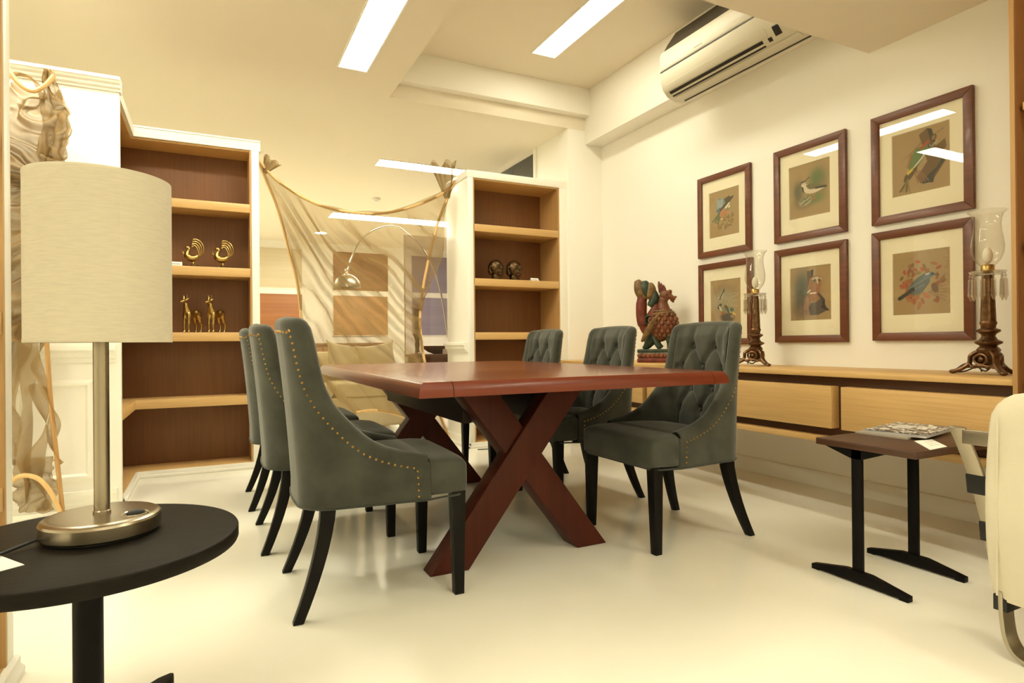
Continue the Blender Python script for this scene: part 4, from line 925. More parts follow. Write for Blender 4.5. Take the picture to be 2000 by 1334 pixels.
m.build('print_lines', M['ink'], cd, True)

# ================================================================== LOUNGE CHAIR WITH CANVAS COVER
lc = thing('lounge_chair', 'steel framed lounge chair under a cream canvas cover at the right edge', 'chair', (2.3, 0.7, 0))
def rsec(x0, x1, y0, y1, z, r, n=6):
    out = []
    for cx, cy, a0 in ((x1-r,y1-r,0),(x0+r,y1-r,pi/2),(x0+r,y0+r,pi),(x1-r,y0+r,3*pi/2)):
        for k in range(n+1):
            a = a0+pi/2*k/n; out.append((cx+r*cos(a), cy+r*sin(a), z))
    return out
m = MB(); rows = []
zs = [0.165,0.172,0.20,0.26,0.34,0.42,0.50,0.58,0.66,0.70,0.728,0.748,0.760,0.766]
for z in zs:
    t_ = max(0, (z-0.66)/0.106); sh = 0.055*(1-sqrt(max(0,1-t_*t_)))
    bl = 0.012*sin((z-0.165)*6.0)-0.01*max(0,(0.3-z)/0.13)
    r0 = rsec(2.015-bl+sh*0.7+0.02*(z-0.4), 2.17+0.02*(z-0.4)-sh*0.5, 0.30+sh, 0.985+bl*0.5-sh*1.5, z, 0.045-0.03*t_)
    rows.append([(x+0.004*noise.noise(Vector((x*9,y*9,z*7))), y, zz+(0.012*sin(y*14) if z < 0.2 else 0)) for x, y, zz in r0])
n = len(rows[0]); m.add(sum(rows, []), [(j*n+k, j*n+(k+1)%n, (j+1)*n+(k+1)%n, (j+1)*n+k) for j in range(len(rows)-1) for k in range(n)]+[tuple(range((len(rows)-1)*n, len(rows)*n))])
m.build('canvas_cover', M['canvas'], lc, True, ang=60)
m = MB(); m.tube(spline([(2.004+0.02*(z-0.4),0.945,z) for z in (0.19,0.3,0.42,0.54,0.64,0.70)], 3), 0.003, 6); m.build('seam', M['canvas'], lc, True)
def flatbar(pts, w, th, name, mt):
    # wide along y, thin along the path normal in the xz plane
    P = [Vector(p) for p in pts]; vs = []
    for i, p in enumerate(P):
        d = (P[min(i+1,len(P)-1)]-P[max(i-1,0)]).normalized(); nn_ = Vector((d.z,0,-d.x)).normalized()
        for sy, sn in ((-1,-1),(1,-1),(1,1),(-1,1)): vs.append(p+Vector((0,sy*w/2,0))+nn_*(sn*th/2))
    q = len(P); fs = [(i*4+k, i*4+(k+1)%4, i*4+4+(k+1)%4, i*4+4+k) for i in range(q-1) for k in range(4)]+[(3,2,1,0),tuple(range(q*4-4,q*4))]
    return MB().add(vs, fs).build(name, mt, lc, True, bevel=0.002)
rail = spline([(2.06,1.075,0.650),(2.11,1.055,0.52),(2.14,1.03,0.36),(2.16,1.015,0.22),(2.18,1.0,0.12)], 5)
flatbar(rail, 0.045, 0.012, 'back_rail', M['steel'])
flatbar(spline([(2.06,0.25,0.650),(2.11,0.25,0.52),(2.14,0.25,0.36),(2.16,0.25,0.22),(2.18,0.25,0.12)], 5), 0.045, 0.012, 'back_rail', M['steel'])
MB().box(2.055, 2.067, 0.25, 1.06, 0.60, 0.645).build('cross_bar', M['steel'], lc, True, bevel=0.002)
for (xa, za, xb, zb, y) in ((2.117,0.50,2.126,0.44,1.05),(2.142,0.355,2.15,0.295,1.027)):
    MB().prism([(xa-0.011,za),(xa+0.012,za),(xb+0.012,zb),(xb-0.011,zb)], 1, 0.28, y+0.028).build('strap', M['rubber'], lc, True, bevel=0.002)
MB().box(2.02, 2.10, 0.93, 0.965, 0.14, 0.185).build('strap', M['rubber'], lc, True, bevel=0.002)
ft = spline([(2.045,0.945,0.20),(2.05,0.945,0.12),(2.055,0.935,0.05),(2.06,0.90,0.012),(2.065,0.80,0.008),(2.065,0.40,0.008)], 6)
m = MB(); vs = []
for i, p in enumerate(ft):
    d = (ft[min(i+1,len(ft)-1)]-ft[max(i-1,0)]).normalized(); nn_ = Vector((0,d.z,-d.y)).normalized()
    for sx_, sn in ((-1,-1),(1,-1),(1,1),(-1,1)): vs.append(p+Vector((sx_*0.03,0,0))+nn_*(sn*0.006))
q = len(ft); m.add(vs, [(i*4+k, i*4+(k+1)%4, i*4+4+(k+1)%4, i*4+4+k) for i in range(q-1) for k in range(4)]+[(3,2,1,0),tuple(range(q*4-4,q*4))])
m.build('floor_runner', M['steel'], lc, True, bevel=0.002)
MB().box(2.04, 2.7, 0.36, 0.88, 0.07, 0.19).build('seat_cushion', M['canvas'], lc, True, bevel=0.03, seg=4)

# ================================================================== ROUND TABLE AND TABLE LAMP
RT = (-0.244, 1.604)
rt_ = thing('round_table', 'round black ash pedestal side table in the near left corner', 'table', (RT[0], RT[1], 0))
MB().lathe([(0.292,0.468),(0.299,0.4695),(0.301,0.474),(0.301,0.496),(0.299,0.4993),(0.296,0.5)], (0,0,0), 96).build('top', M['blackwood'], rt_, ang=50)
MB().lathe([(0.031,0.428),(0.033,0.432),(0.033,0.46),(0.038,0.468)], (0,0,0), 28).build('collar', M['blackmetal'], rt_)
MB().lathe([(0.0285,0.04),(0.0285,0.43)], (0,0,0), 28).build('pedestal', M['blackmetal'], rt_)
for k in range(4):
    a = radians(60.6+90*k); d = Vector((cos(a), sin(a), 0)); nn_ = Vector((-sin(a), cos(a), 0))
    m = MB(); vs = []; ks = 9
    for i in range(ks+1):
        s_ = 0.02+0.275*i/ks; w_ = 0.027*(1 if i < ks-2 else sqrt(max(0.02,1-((i-(ks-2))/2.05)**2))); h_ = lerp(0.075, 0.050, i/ks)
        for sy, zz in ((-1,0.004),(1,0.004),(1,h_-0.006),(0.75,h_),(-0.75,h_),(-1,h_-0.006)): vs.append(d*s_+nn_*(sy*w_)+Vector((0,0,zz)))
    m.add(vs, [(i*6+q, i*6+(q+1)%6, i*6+6+(q+1)%6, i*6+6+q) for i in range(ks) for q in range(6)]+[(5,4,3,2,1,0),tuple(range(ks*6,ks*6+6))])
    m.build('foot', M['blackwood'], rt_, bevel=0.001)
LP = (-0.222, 1.640)
tl = thing('table_lamp', 'brushed nickel table lamp with linen drum shade on the round table', 'lamp', (LP[0], LP[1], 0.5))
MB().lathe([(0.108,0.0),(0.110,0.004),(0.109,0.008)], (0,0,0), 64).build('rubber_pad', M['rubber'], tl)
MB().lathe([(0.113,0.006),(0.1165,0.010),(0.1165,0.036),(0.114,0.041),(0.108,0.0445),(0.095,0.046),(0.03,0.047)], (0,0,0), 96).build('base', M['nickel'], tl, ang=25)
MB().lathe([(0.0175,0.046),(0.0175,0.052),(0.0155,0.054),(0.0155,0.50)], (0,0,0), 32).build('pole', M['nickel'], tl, ang=25)
m = MB(); m.ball((0.068,-0.037,0.0465), (0.020,0.013,0.008), 16, 8, Matrix.Rotation(radians(25), 3, 'Z')); m.build('switch', M['rubber'], tl)
MB().lathe([(0.019,0.044),(0.025,0.0475),(0.027,0.046)], (0.068,-0.037,0), 24, cap=False).build('switch_ring', M['chrome'], tl)
RS = 0.139; Z0, Z1 = 0.428, 0.797
sh = MB(); th = 0.0022
sh.lathe([(RS,Z0+0.002),(RS+0.0008,Z0+0.006),(RS,Z0+0.012),(RS,Z1-0.012),(RS+0.0008,Z1-0.006),(RS,Z1-0.001),(RS-0.001,Z1),(RS-th,Z1-0.002),(RS-th,Z0+0.002)], (0,0,0), 120, cap=False)
sh.build('lamp_shade', M['linen'], tl, ang=60)
m = MB(); a0 = radians(-68)
m.grid(lambda u, v: ((RS+0.0022*min(1,u*12))*cos(a0+u*radians(80)), (RS+0.0022*min(1,u*12))*sin(a0+u*radians(80)), lerp(Z0+0.001, Z1-0.0015, v)), 40, 4); m.build('shade_overlap', M['linen'], tl, ang=60)
m = MB(); m.lathe([(0.016,0.50),(0.022,0.505),(0.022,0.56),(0.016,0.565)], (0,0,0), 20)
m.build('socket', M['plastic'], tl); MB().ball((0,0,0.605), (0.030,0.030,0.045), 14, 10).build('bulb', M['bulb'], tl)
m = MB()
for k in range(3): a = 2*pi*k/3; m.tube([(0.02*cos(a),0.02*sin(a),0.56),(RS*0.985*cos(a),RS*0.985*sin(a),0.735)], 0.0016, 6)
m.build('shade_spider', M['chrome'], tl)
cpts = [(-0.105,-0.035,0.014),(-0.130,-0.055,0.010),(-0.165,-0.10,0.006),(-0.20,-0.155,0.0045),(-0.232,-0.205,0.0045)]
MB().tube(spline(cpts, 6), 0.0035, 8).build('cord', M['rubber'], tl)
pc = thing('price_card', 'white card by the lamp cord on the round black table', 'card', (-0.36, 1.50, 0.5))
MB().prism([(-0.325,1.472),(-0.388,1.566),(-0.45,1.525),(-0.387,1.431)], 2, 0.5004, 0.5014).build('card', M['card'], pc, True)
MB().prism([(-0.375,1.497),(-0.397,1.53),(-0.399,1.5285),(-0.377,1.4955)], 2, 0.5014, 0.5016).build('print_lines', M['ink'], pc, True)

# ================================================================== SHELF ORNAMENTS
def brass_peacock(loc, label):
    t = thing('brass_peacock', label, 'figurine', loc, rot=radians(170), group='brass peacocks on the shelf')
    m = MB(); m.lathe([(0.058,0),(0.060,0.004),(0.05,0.010),(0.02,0.013),(0.0,0.014)], (0,0,0), 22)
    for k in range(8): a = 2*pi*k/8; m.ball((0.052*cos(a),0.052*sin(a),0.008), (0.012,0.012,0.007), 8, 5)
    m.build('base', M['bronze'], t)
    m = MB(); m.lathe([(0.010,0.01),(0.007,0.022),(0.012,0.030),(0.006,0.038),(0.012,0.05),(0.008,0.06)], (0,0,0), 14)
    b_ = spline([(-0.035,0,0.088),(-0.01,0,0.070),(0.02,0,0.070),(0.040,0,0.090),(0.036,0,0.115),(0.026,0,0.135),(0.036,0,0.148),(0.050,0,0.143)], 5)
    rr = [interp(i/(len(b_)-1), [(0,0.012),(0.15,0.022),(0.35,0.026),(0.5,0.018),(0.65,0.010),(0.8,0.009),(0.92,0.012),(1,0.006)]) for i in range(len(b_))]
    m.tube(b_, rr, 12); m.tube([(0.05,0,0.143),(0.064,0,0.132)], [0.005,0.0015], 6)
    remesh(m.build('body', M['brass'], t), 0.003, 2)
    MB().tube(spline([(0.064,0,0.134),(0.070,0,0.120),(0.064,0,0.100),(0.066,0,0.088)], 4), 0.003, 6).build('vine', M['brass'], t)
    for k in range(4):
        o_ = 0.0135*k
        q = spline([(-0.03,0,0.085),(-0.062+o_*0.6,0,0.105),(-0.070+o_*1.1,0,0.145),(-0.055+o_*1.1,0,0.185-o_*0.6),(-0.020+o_*0.4,0,0.208-o_*1.2),(0.008+o_*0.1,0,0.198-o_*1.3)], 5)
        MB().tube(q, [0.005]*(len(q)-4)+[0.008,0.008,0.007,0.004], 8, sx=1.0).build('tail_feather', M['brass'], t)
    return t
brass_peacock((-0.112,5.045,1.496), 'openwork brass peacock on the second shelf, nearer the white card')
brass_peacock((0.085,5.045,1.496), 'openwork brass peacock on the second shelf, nearer the bookcase stile')
def brass_deer(loc, label):
    t = thing('brass_antelope', label, 'figurine', loc, rot=radians(235), group='brass antelopes on the shelf')
    m = MB()
    m.tube(spline([(-0.055,0,0.150),(-0.02,0,0.135),(0.025,0,0.135),(0.05,0,0.15)], 4), [0.020,0.027,0.028,0.026,0.024,0.023,0.024,0.025,0.027,0.028,0.028,0.026,0.024], 12)
    m.ball((-0.058,0,0.150), (0.026,0.024,0.026), 12, 8)
    m.tube(spline([(0.045,0,0.150),(0.06,0,0.19),(0.062,0,0.215),(0.075,0,0.228)], 4), [0.026,0.024,0.021,0.018,0.016,0.015,0.014,0.013,0.013,0.013,0.013,0.014,0.014], 10)
    m.tube([(0.066,0,0.228),(0.09,0,0.225),(0.118,0,0.218)], [0.015,0.014,0.007], 10)
    for s in (-1, 1):
        m.tube(spline([(0.05,s*0.014,0.14),(0.055,s*0.017,0.075),(0.055,s*0.017,0.045),(0.052,s*0.017,0.008)], 4), [0.016]*3+[0.012]*3+[0.009]*3+[0.0075]*3+[0.009], 8)
        m.tube(spline([(-0.055,s*0.014,0.145),(-0.065,s*0.019,0.085),(-0.082,s*0.02,0.055),(-0.075,s*0.02,0.008)], 4), [0.020]*3+[0.013]*3+[0.009]*3+[0.0075]*3+[0.009], 8)
        m.ball((0.056,s*0.017,0.006), (0.012,0.009,0.007), 8, 5); m.ball((-0.072,s*0.02,0.006), (0.012,0.009,0.007), 8, 5)
        m.tube([(0.064,s*0.010,0.236),(0.054,s*0.020,0.250)], [0.008,0.003], 6)
    m.tube([(-0.078,0,0.155),(-0.092,0,0.13),(-0.09,0,0.105)], [0.008,0.006,0.004], 6)
    remesh(m.build('body', M['brass'], t), 0.0035, 2)
    for s in (-1, 1): MB().tube(spline([(0.074,s*0.007,0.238),(0.066,s*0.012,0.262),(0.072,s*0.013,0.275)], 3), [0.006,0.006,0.005,0.005,0.004,0.003,0.002], 6).build('horn', M['brass'], t)
brass_deer((-0.125,5.05,1.018), 'tall brass antelope on the third shelf, farther from the stile')
brass_deer((0.035,5.05,1.018), 'tall brass antelope on the third shelf, nearer the stile')
def bronze_head(loc, label, rz):
    t = thing('bronze_head', label, 'bust', loc, rot=rz, group='bronze heads on the shelf')
    MB().lathe([(0.052,0),(0.054,0.004),(0.048,0.012),(0.050,0.018),(0.046,0.024),(0.048,0.030),(0.044,0.05)], (0,0,0), 24).build('neck', M['bronze'], t)
    m = MB(); m.ball((0,0,0.112), (0.070,0.064,0.073), 20, 14); m.ball((0.020,0,0.085), (0.052,0.050,0.052), 16, 12)
    m.tube([(0.066,0,0.128),(0.079,0,0.104),(0.076,0,0.098)], [0.006,0.012,0.009], 8); m.ball((0.066,0,0.080), (0.012,0.020,0.006), 10, 6); m.ball((0.066,0,0.072), (0.011,0.017,0.006), 10, 6); m.ball((0.058,0,0.052), (0.018,0.020,0.014), 10, 6)
    for s in (-1, 1): m.ball((0.058,s*0.026,0.118), (0.012,0.016,0.008), 10, 6); m.tube([(0.066,s*0.008,0.130),(0.064,s*0.026,0.136),(0.052,s*0.042,0.128)], 0.004, 6)
    remesh(m.build('face', M['bronze'], t), 0.0032, 1)
    m = MB(); m.ball((-0.010,0,0.122), (0.072,0.070,0.072), 20, 14); m.ball((-0.05,0,0.09), (0.036,0.055,0.045), 12, 8)
    remesh(m.build('hair', M['bronze'], t), 0.005, 3)
    for s in (-1, 1):
        m = MB(); m.tube(spline([(0.012,s*0.066,0.128),(-0.002,s*0.076,0.118),(-0.004,s*0.076,0.095),(0.004,s*0.070,0.068)], 4), [0.008]*8+[0.011]*5, 8); m.ball((0.004,s*0.072,0.064), (0.010,0.008,0.014), 8, 6); m.build('ear', M['bronze'], t)
bronze_head((2.35,5.06,1.494), 'dark bronze head on the shelf, farther from the white card', radians(-72))
bronze_head((2.535,5.06,1.494), 'dark bronze head on the shelf, right beside the white card', radians(-72))
for (x, y, z, w, lb) in ((-0.243,4.975,1.496,0.125,'white price card lying beside the brass peacocks'), (2.715,4.99,1.494,0.085,'white price card standing beside the bronze heads')):
    t = thing('price_card', lb, 'card', (x,y,z), rot=radians(0 if x < 0 else 6))
    MB().prism([(-0.010,0),(0.012,0.030),(0.013,0.030),(-0.0085,0)], 0, -w/2, w/2).build('card', M['card'], t)
    MB().prism([(0.033,0),(0.012,0.030),(0.013,0.0305),(0.0345,0)], 0, -w/2, w/2).build('back_fold', M['card'], t)
    MB().prism([(-0.003,0.0098),(0.002,0.0166),(0.0015,0.0168),(-0.0035,0.0100)], 0, -w*0.4, w*0.4).build('print_lines', M['ink'], t)
cbl = MB().tube(spline([(2.06,4.85,0.004),(2.16,4.83,0.004),(2.24,4.86,0.004),(2.30,4.90,0.004),(2.36,4.92,0.004)], 6), 0.004, 6).build('floor_cable', M['rubber'])
tag(cbl, 'thin dark cable on the floor in front of the narrow bookcase', 'cable')

# ================================================================== SHEER FABRIC SCULPTURES
def lean(x, z, dy=0.0):
    """the frame stands upright above 1.2 m and its foot comes forward"""
    t = max(0.0, 1-max(z,-0.1)/1.2); y = 5.14-0.47*t**1.15; k = y/5.14
    return Vector((x*k, y+dy, CAM_Z+(z-CAM_Z)*k))
PL = [(0.344,2.366),(0.40,2.221),(0.465,2.059),(0.52,1.869),(0.576,1.629),(0.621,1.447),(0.646,1.223),(0.656,1.018),(0.651,0.812),(0.641,0.567),(0.623,0.281),(0.602,-0.08)]
PT = [(0.344,2.367),(0.455,2.243),(0.587,2.152),(0.744,2.077),(0.905,2.034),(1.113,2.018),(1.307,2.035),(1.508,2.088),(1.741,2.19),(1.933,2.309),(1.978,2.37)]
PR = [(1.980,2.388),(1.893,2.182),(1.81,1.97),(1.736,1.693),(1.677,1.421),(1.647,1.196),(1.65,1.017),(1.672,0.838),(1.694,0.725),(1.772,0.429),(1.875,0.151),(1.970,-0.085)]
PBm = [(1.970,-0.08),(1.769,0.104),(1.538,0.272),(1.249,0.36),(0.973,0.321),(0.769,0.188),(0.602,-0.08)]
fs_ = thing('fabric_screen', 'sheer brown mesh screen stretched on a rattan frame between the bookcases', 'screen', (1.15, 4.95, 0))
for nm, P, dy in (('left_pole', PL, 0.0), ('top_pole', PT, -0.012), ('right_pole', PR, 0.0), ('bottom_pole', PBm, -0.012)):
    q = spline([lean(x, z, dy) for x, z in P], 8)
    MB().tube(q, 0.0125, 8).build(nm, M['rattan'], fs_, True)
def curve2(P):
    Q = spline([Vector((x, z, 0)) for x, z in P], 10)
    L_ = [0]
    for a, b_ in zip(Q, Q[1:]): L_.append(L_[-1]+(b_-a).length)
    def f(t):
        d = max(0, min(1, t))*L_[-1]
        for i in range(len(Q)-1):
            if L_[i+1] >= d: 
                k = (d-L_[i])/max(1e-9, L_[i+1]-L_[i]); return Q[i].lerp(Q[i+1], k)
        return Q[-1]
    return f
cL, cR, cT, cB = curve2(PL), curve2(PR), curve2(PT), curve2(list(reversed(PBm)))
def screen(u, v):
    n1 = noise.noise(Vector((u*3.1, v*3.3, 1.7))); n2 = noise.noise(Vector((u*8, v*9, 5.1)))
    # Coons patch between the four poles
    a = cL(v)*(1-u)+cR(v)*u; b_ = cT(u)*(1-v)+cB(u)*v
    bl = cT(0)*(1-u)*(1-v)+cT(1)*u*(1-v)+cB(0)*(1-u)*v+cB(1)*u*v
    p = a+b_-bl
    x, z = p.x, p.y
    # folds fan out from the upper left corner and droop towards the right pole
    xx = x-0.35; w = z+1.75*xx-0.47*xx*xx+0.10*n1+0.25*max(0, 0.9-z)*xx
    n3 = noise.noise(Vector((w*1.3, xx*0.8, 9.1)))
    fold = sin(2*pi*2.7*w+2.6*n3+0.8*n2); fold2 = sin(2*pi*6.1*w+3.0*n1+2*n3)
    am = 0.034*min(1, 8*u*(1-u)*2)*min(1, v*7+0.15)
    d = am*(abs(fold)**0.7*math.copysign(1, fold))+0.016*fold2*max(0.0, n3+0.6)*min(1, v*9)
    x += -0.010*(1-min(1, u*12))*0.6+0.115*math.exp(-((v-0.28)/0.13)**2)*max(0,(u-0.7)/0.3)**2+0.012*n2*u*(1-u)
    z += 0.035*max(0, 1-v*30)*max(0, noise.noise(Vector((u*9, 3.3, 0)))+0.15)+0.02*n1*v*(1-v)*2
    q = lean(x, z, d-0.02)
    if q.y > 4.93: q.x = max(q.x, 0.349)
    return q
MB().grid(screen, 190, 170).build('mesh_fabric', M['sheer'], fs_, True, ang=180)
def puff(cx, cz, r, h, seed, ax, name, parent, y, mt):
    """gathered tuft flaring out of a tied corner"""
    def f(u, v):
        a = (u-0.5)*2*pi; rr = r*(0.25+0.85*v)*(1+0.22*sin(7*a+seed)*v+0.2*noise.noise(Vector((cos(a)*2, sin(a)*2, seed))))
        c_ = Vector((cx, y, cz))+Vector(ax)*(h*v)
        s_ = Vector((ax[2], 0, -ax[0]))
        return c_+s_*(rr*cos(a))+Vector((0, rr*0.6*sin(a), 0))+Vector(ax)*(0.12*h*sin(5*a+seed)*v)
    MB().grid(f, 72, 16).build(name, mt, parent, True, ang=180)
puff(0.385, 2.27, 0.055, 0.12, 1.0, Vector((0.5,0,0.87)), 'tied_tuft', fs_, 5.13, M['sheerd'])
puff(1.905, 2.22, 0.095, 0.30, 2.3, Vector((-0.12,0,0.99)), 'tied_tuft', fs_, 5.13, M['sheer'])
def sheet(fnL, fnR, z0, z1, y, amp, seed, name, parent, m, nu=60, nv=90, fr=5.0):
    def f(u, v):
        z = lerp(z1, z0, v); x = lerp(interp(z, fnL), interp(z, fnR), u)
        n1 = noise.noise(Vector((u*2.3+seed, v*3.6, seed))); n2 = noise.noise(Vector((u*5+seed, v*8, 2*seed)))
        ph = 2*pi*(fr*(0.8*v+0.5*u*sin(seed+3*v))+1.3*n1)
        d = amp*(0.6*sin(ph)+0.9*n2+0.35*sin(2.3*ph+seed))
        return Vector((x+0.012*n2+0.010*sin(ph*0.7), y+d, z+0.02*n1*sin(pi*v)))
    return MB().grid(f, nu, nv).build(name, m, parent, True, ang=180)
def ribbon(P, w, y, tw, name, parent, m, t0=0.0, wob=0.02):
    q = spline([Vector((x, y, z)) for x, z in P], 12); nq = len(q)
    def f(u, v):
        i = min(nq-1, int(v*(nq-1)+0.5)); p = q[i]
        a = t0+tw*v*pi; ww = w*(0.55+0.45*abs(sin(pi*(0.15+2.4*v))))
        return p+Vector((cos(a),sin(a),0))*((u-0.5)*2*ww)+Vector((0, wob*sin(7*v+u*2), 0.01*sin(u*5+v*9)))
    return MB().grid(f, 10, nq).build(name, m, parent, True, ang=180)
fl = thing('fabric_screen', 'crumpled sheer mesh hanging on a rattan frame behind the table lamp', 'screen', (-0.85, 4.0, 0))
YS = 4.04
RB = [(0.0,-0.80),(0.4,-0.84),(1.0,-0.80),(1.6,-0.76),(1.86,-0.72),(1.97,-0.70),(2.10,-0.672),(2.22,-0.69),(2.30,-0.715),(2.37,-0.735),(2.42,-0.76)]
sheet([(0,-1.16),(2.4,-1.16)], RB, 1.75, 2.30, YS-0.03, 0.062, 2.7, 'gathered_fabric', fl, M['sheerd'], 90, 110, 5.0)
sheet([(1.7,-0.82),(2.1,-0.80),(2.4,-0.80)], RB, 1.80, 2.40, YS-0.05, 0.020, 4.1, 'side_fabric', fl, M['sheerd'], 40, 60, 1.3)
sheet([(0,-1.16),(2.4,-1.16)], [(0,-0.86),(0.9,-0.865),(1.2,-0.83),(1.85,-0.76)], 0.95, 1.85, YS+0.0, 0.055, 6.3, 'gathered_fabric', fl, M['sheerd'], 70, 130, 5.0)
sheet([(0,-1.16),(1.2,-1.1)], [(0.05,-0.93),(0.5,-0.925),(0.75,-0.90),(1.1,-0.83)], 0.30, 1.10, YS+0.03, 0.025, 1.3, 'long_fabric', fl, M['sheerd'], 50, 80, 1.2)
ribbon([(-0.872,1.05),(-0.868,0.80),(-0.872,0.56),(-0.885,0.345),(-0.872,0.20),(-0.880,0.10)], 0.048, YS-0.02, 0.5, 'ribbon', fl, M['sheerd'], 0.2)
ribbon([(-0.772,1.02),(-0.825,0.847),(-0.795,0.72),(-0.750,0.56),(-0.76,0.42),(-0.735,0.30)], 0.035, YS-0.05, 2.6, 'ribbon', fl, M['sheerd'], 0.6)
ribbon([(-0.83,0.72),(-0.80,0.58),(-0.79,0.46),(-0.835,0.34),(-0.83,0.24),(-0.79,0.10),(-0.80,0.04)], 0.045, YS-0.03, 1.9, 'ribbon', fl, M['sheerd'], 0.1)
sheet([(0,-0.92),(0.3,-0.95)], [(0.03,-0.80),(0.12,-0.745),(0.25,-0.775),(0.42,-0.76)], 0.045, 0.33, YS, 0.02, 9.1, 'bottom_fabric', fl, M['sheerd'], 40, 40, 1.3)
for nm, P, r, dy in (('side_pole', [(-0.80,1.6),(-0.789,1.246),(-0.779,0.97),(-0.763,0.638),(-0.736,0.304),(-0.712,0.02)], 0.011, -0.06), ('bottom_pole', [(-1.10,0.05),(-0.99,0.18),(-0.93,0.23),(-0.876,0.255),(-0.81,0.228),(-0.755,0.139),(-0.712,0.012)], 0.012, -0.08),
                     ('top_pole', [(-1.03,2.62),(-0.965,2.44),(-0.90,2.31),(-0.832,2.262),(-0.776,2.298),(-0.735,2.36)], 0.012, -0.08)):
    MB().tube(spline([(x, YS+dy, z) for x, z in P], 8), r, 8).build(nm, M['rattand'] if nm == 'side_pole' else M['rattan'], fl, True)
ribbon([(-0.96,2.33),(-0.90,2.36),(-0.83,2.335),(-0.79,2.26),(-0.82,2.20),(-0.90,2.19)], 0.02, YS-0.03, 1.1, 'ribbon', fl, M['sheerd'], 1.2)

# ================================================================== FAR ROOM BEHIND THE GLASS
def wpanel(x0, x1, z0, z1, m, label):
    t = thing('wood_panel', label, 'panel', ((x0+x1)/2, YF, (z0+z1)/2), group='sample panels on the far wall')
    MB().box(x0, x1, YF-0.03, YF-0.002, z0, z1).build('board', m, t, True, bevel=0.004)
    f = MB(); w = 0.012
    f.box(x0-w, x1+w, YF-0.036, YF-0.001, z1, z1+w); f.box(x0-w, x1+w, YF-0.036, YF-0.001, z0-w, z0); f.box(x0-w, x0, YF-0.036, YF-0.001, z0, z1); f.box(x1, x1+w, YF-0.036, YF-0.001, z0, z1)
    f.build('edge_strip', M['trimw'], t, True)
    return t
pw = wood('limed_oak', (0.56,0.48,0.33), (0.66,0.58,0.42), 0, 0.5, fine=20); pr_ = wood('red_oak', (0.26,0.095,0.03), (0.40,0.16,0.055), 0, 0.5, fine=20); pb = wood('brown_oak', (0.20,0.09,0.035), (0.32,0.15,0.06), 0, 0.5, fine=20); pp = wood('pale_teak', (0.38,0.20,0.08), (0.50,0.28,0.12), 0, 0.5, fine=20); plv = wood('lavender_veneer', (0.22,0.19,0.27), (0.30,0.26,0.35), 0, 0.5, fine=20)
wpanel(0.55, 1.62, 2.035, 2.805, pw, 'pale limed wood panel on the far wall, left of the arc lamp, upper row')
wpanel(0.55, 1.615, 1.11, 1.915, pr_, 'reddish wood panel on the far wall under the pale limed one')
wpanel(2.215, 3.335, 2.02, 2.80, pb, 'dark brown wood panel behind the steel dome of the arc lamp')
wpanel(2.213, 3.325, 1.105, 1.912, pp, 'pale brown wood panel under the dark brown one behind the arc lamp')
wpanel(3.85, 4.95, 2.02, 2.80, plv, 'lavender grey panel behind the tinted glass, upper row')
wpanel(3.85, 4.95, 1.105, 1.912, plv, 'lavender grey panel behind the tinted glass, lower row')
cr_ = thing('sideboard', 'low dark wooden sideboard against the far wall under the panels', 'sideboard', (2.35, 12.2, 0))
MB().box(1.45, 3.25, 12.0, 12.5, 0.91, 0.95).build('top', M['walnut'], cr_, True, bevel=0.004)
MB().box(1.48, 3.22, 12.03, 12.5, 0.0, 0.91).build('body', M['walnut'], cr_, True)
for k in range(4): MB().box(1.50+k*0.43, 1.50+k*0.43+0.41, 12.012, 12.03, 0.13, 0.88).build('door', M['walnut'], cr_, True, bevel=0.003)
sf = thing('sofa', 'beige linen sofa behind the glass and the sheer screen', 'sofa', (1.2, 6.5, 0))
SX0, SX1 = 0.35, 1.78
MB().box(SX0, SX1, 6.05, 6.95, 0.10, 0.40).build('frame', M['sofa'], sf, True, bevel=0.03, seg=4)
MB().prism([(6.72,0.38),(6.98,0.38),(7.05,0.80),(7.0,0.845),(6.86,0.84),(6.80,0.78)], 0, SX0, SX1).build('backrest', M['sofa'], sf, True, bevel=0.03, seg=4)
for a, b_ in ((SX0, 1.06), (1.07, SX1)): MB().box(a+0.01, b_, 6.03, 6.76, 0.40, 0.54).build('seat_cushion', M['sofa'], sf, True, bevel=0.035, seg=4)
for x in (SX0-0.12, SX1): MB().box(x, x+0.12, 6.03, 6.98, 0.10, 0.60).build('armrest', M['sofa'], sf, True, bevel=0.03, seg=4)
for x in (SX0, SX1-0.05):
    for y in (6.08, 6.86): MB().box(x, x+0.05, y, y+0.05, 0, 0.11).build('leg', M['walnut'], sf, True)
def cushion(x, y, z, w, h, rot, label):
    t = thing('cushion', label, 'cushion', (x, y, z), group='linen cushions on the sofa')
    def f(u, v):
        a = 2*u-1; b_ = 2*v-1; th = 0.075*max(0,(1-a**4)*(1-b_**4))**0.5
        k = 1-0.24*(1-abs(a)**2.5)*abs(b_)**3*0.8; k2 = 1-0.20*(1-abs(b_)**2.5)*abs(a)**3*0.8
        return a*w/2*k2, b_*h/2*k, th
    m = MB()
    for s in (-1, 1):
        m.grid(lambda u, v: (lambda q: (q[0], s*q[2]+0.012*noise.noise(Vector((u*4,v*4,s+x)))*q[2]*10, q[1]))(f(u, v)), 22, 22)
    o = m.build('cover', M['cushion'], t, weld=True, ang=100); t.rotation_euler = (radians(-14), radians(rot), 0)
cushion(1.32, 6.68, 0.745, 0.50, 0.40, 9, 'pale linen cushion on the sofa, nearer the middle')
cushion(1.60, 6.50, 0.75, 0.44, 0.40, -8, 'pale linen cushion at the sofa end nearest the tinted glass')
cushion(0.72, 6.66, 0.75, 0.50, 0.40, 3, 'pale linen cushion on the sofa beside the grey chair backs')
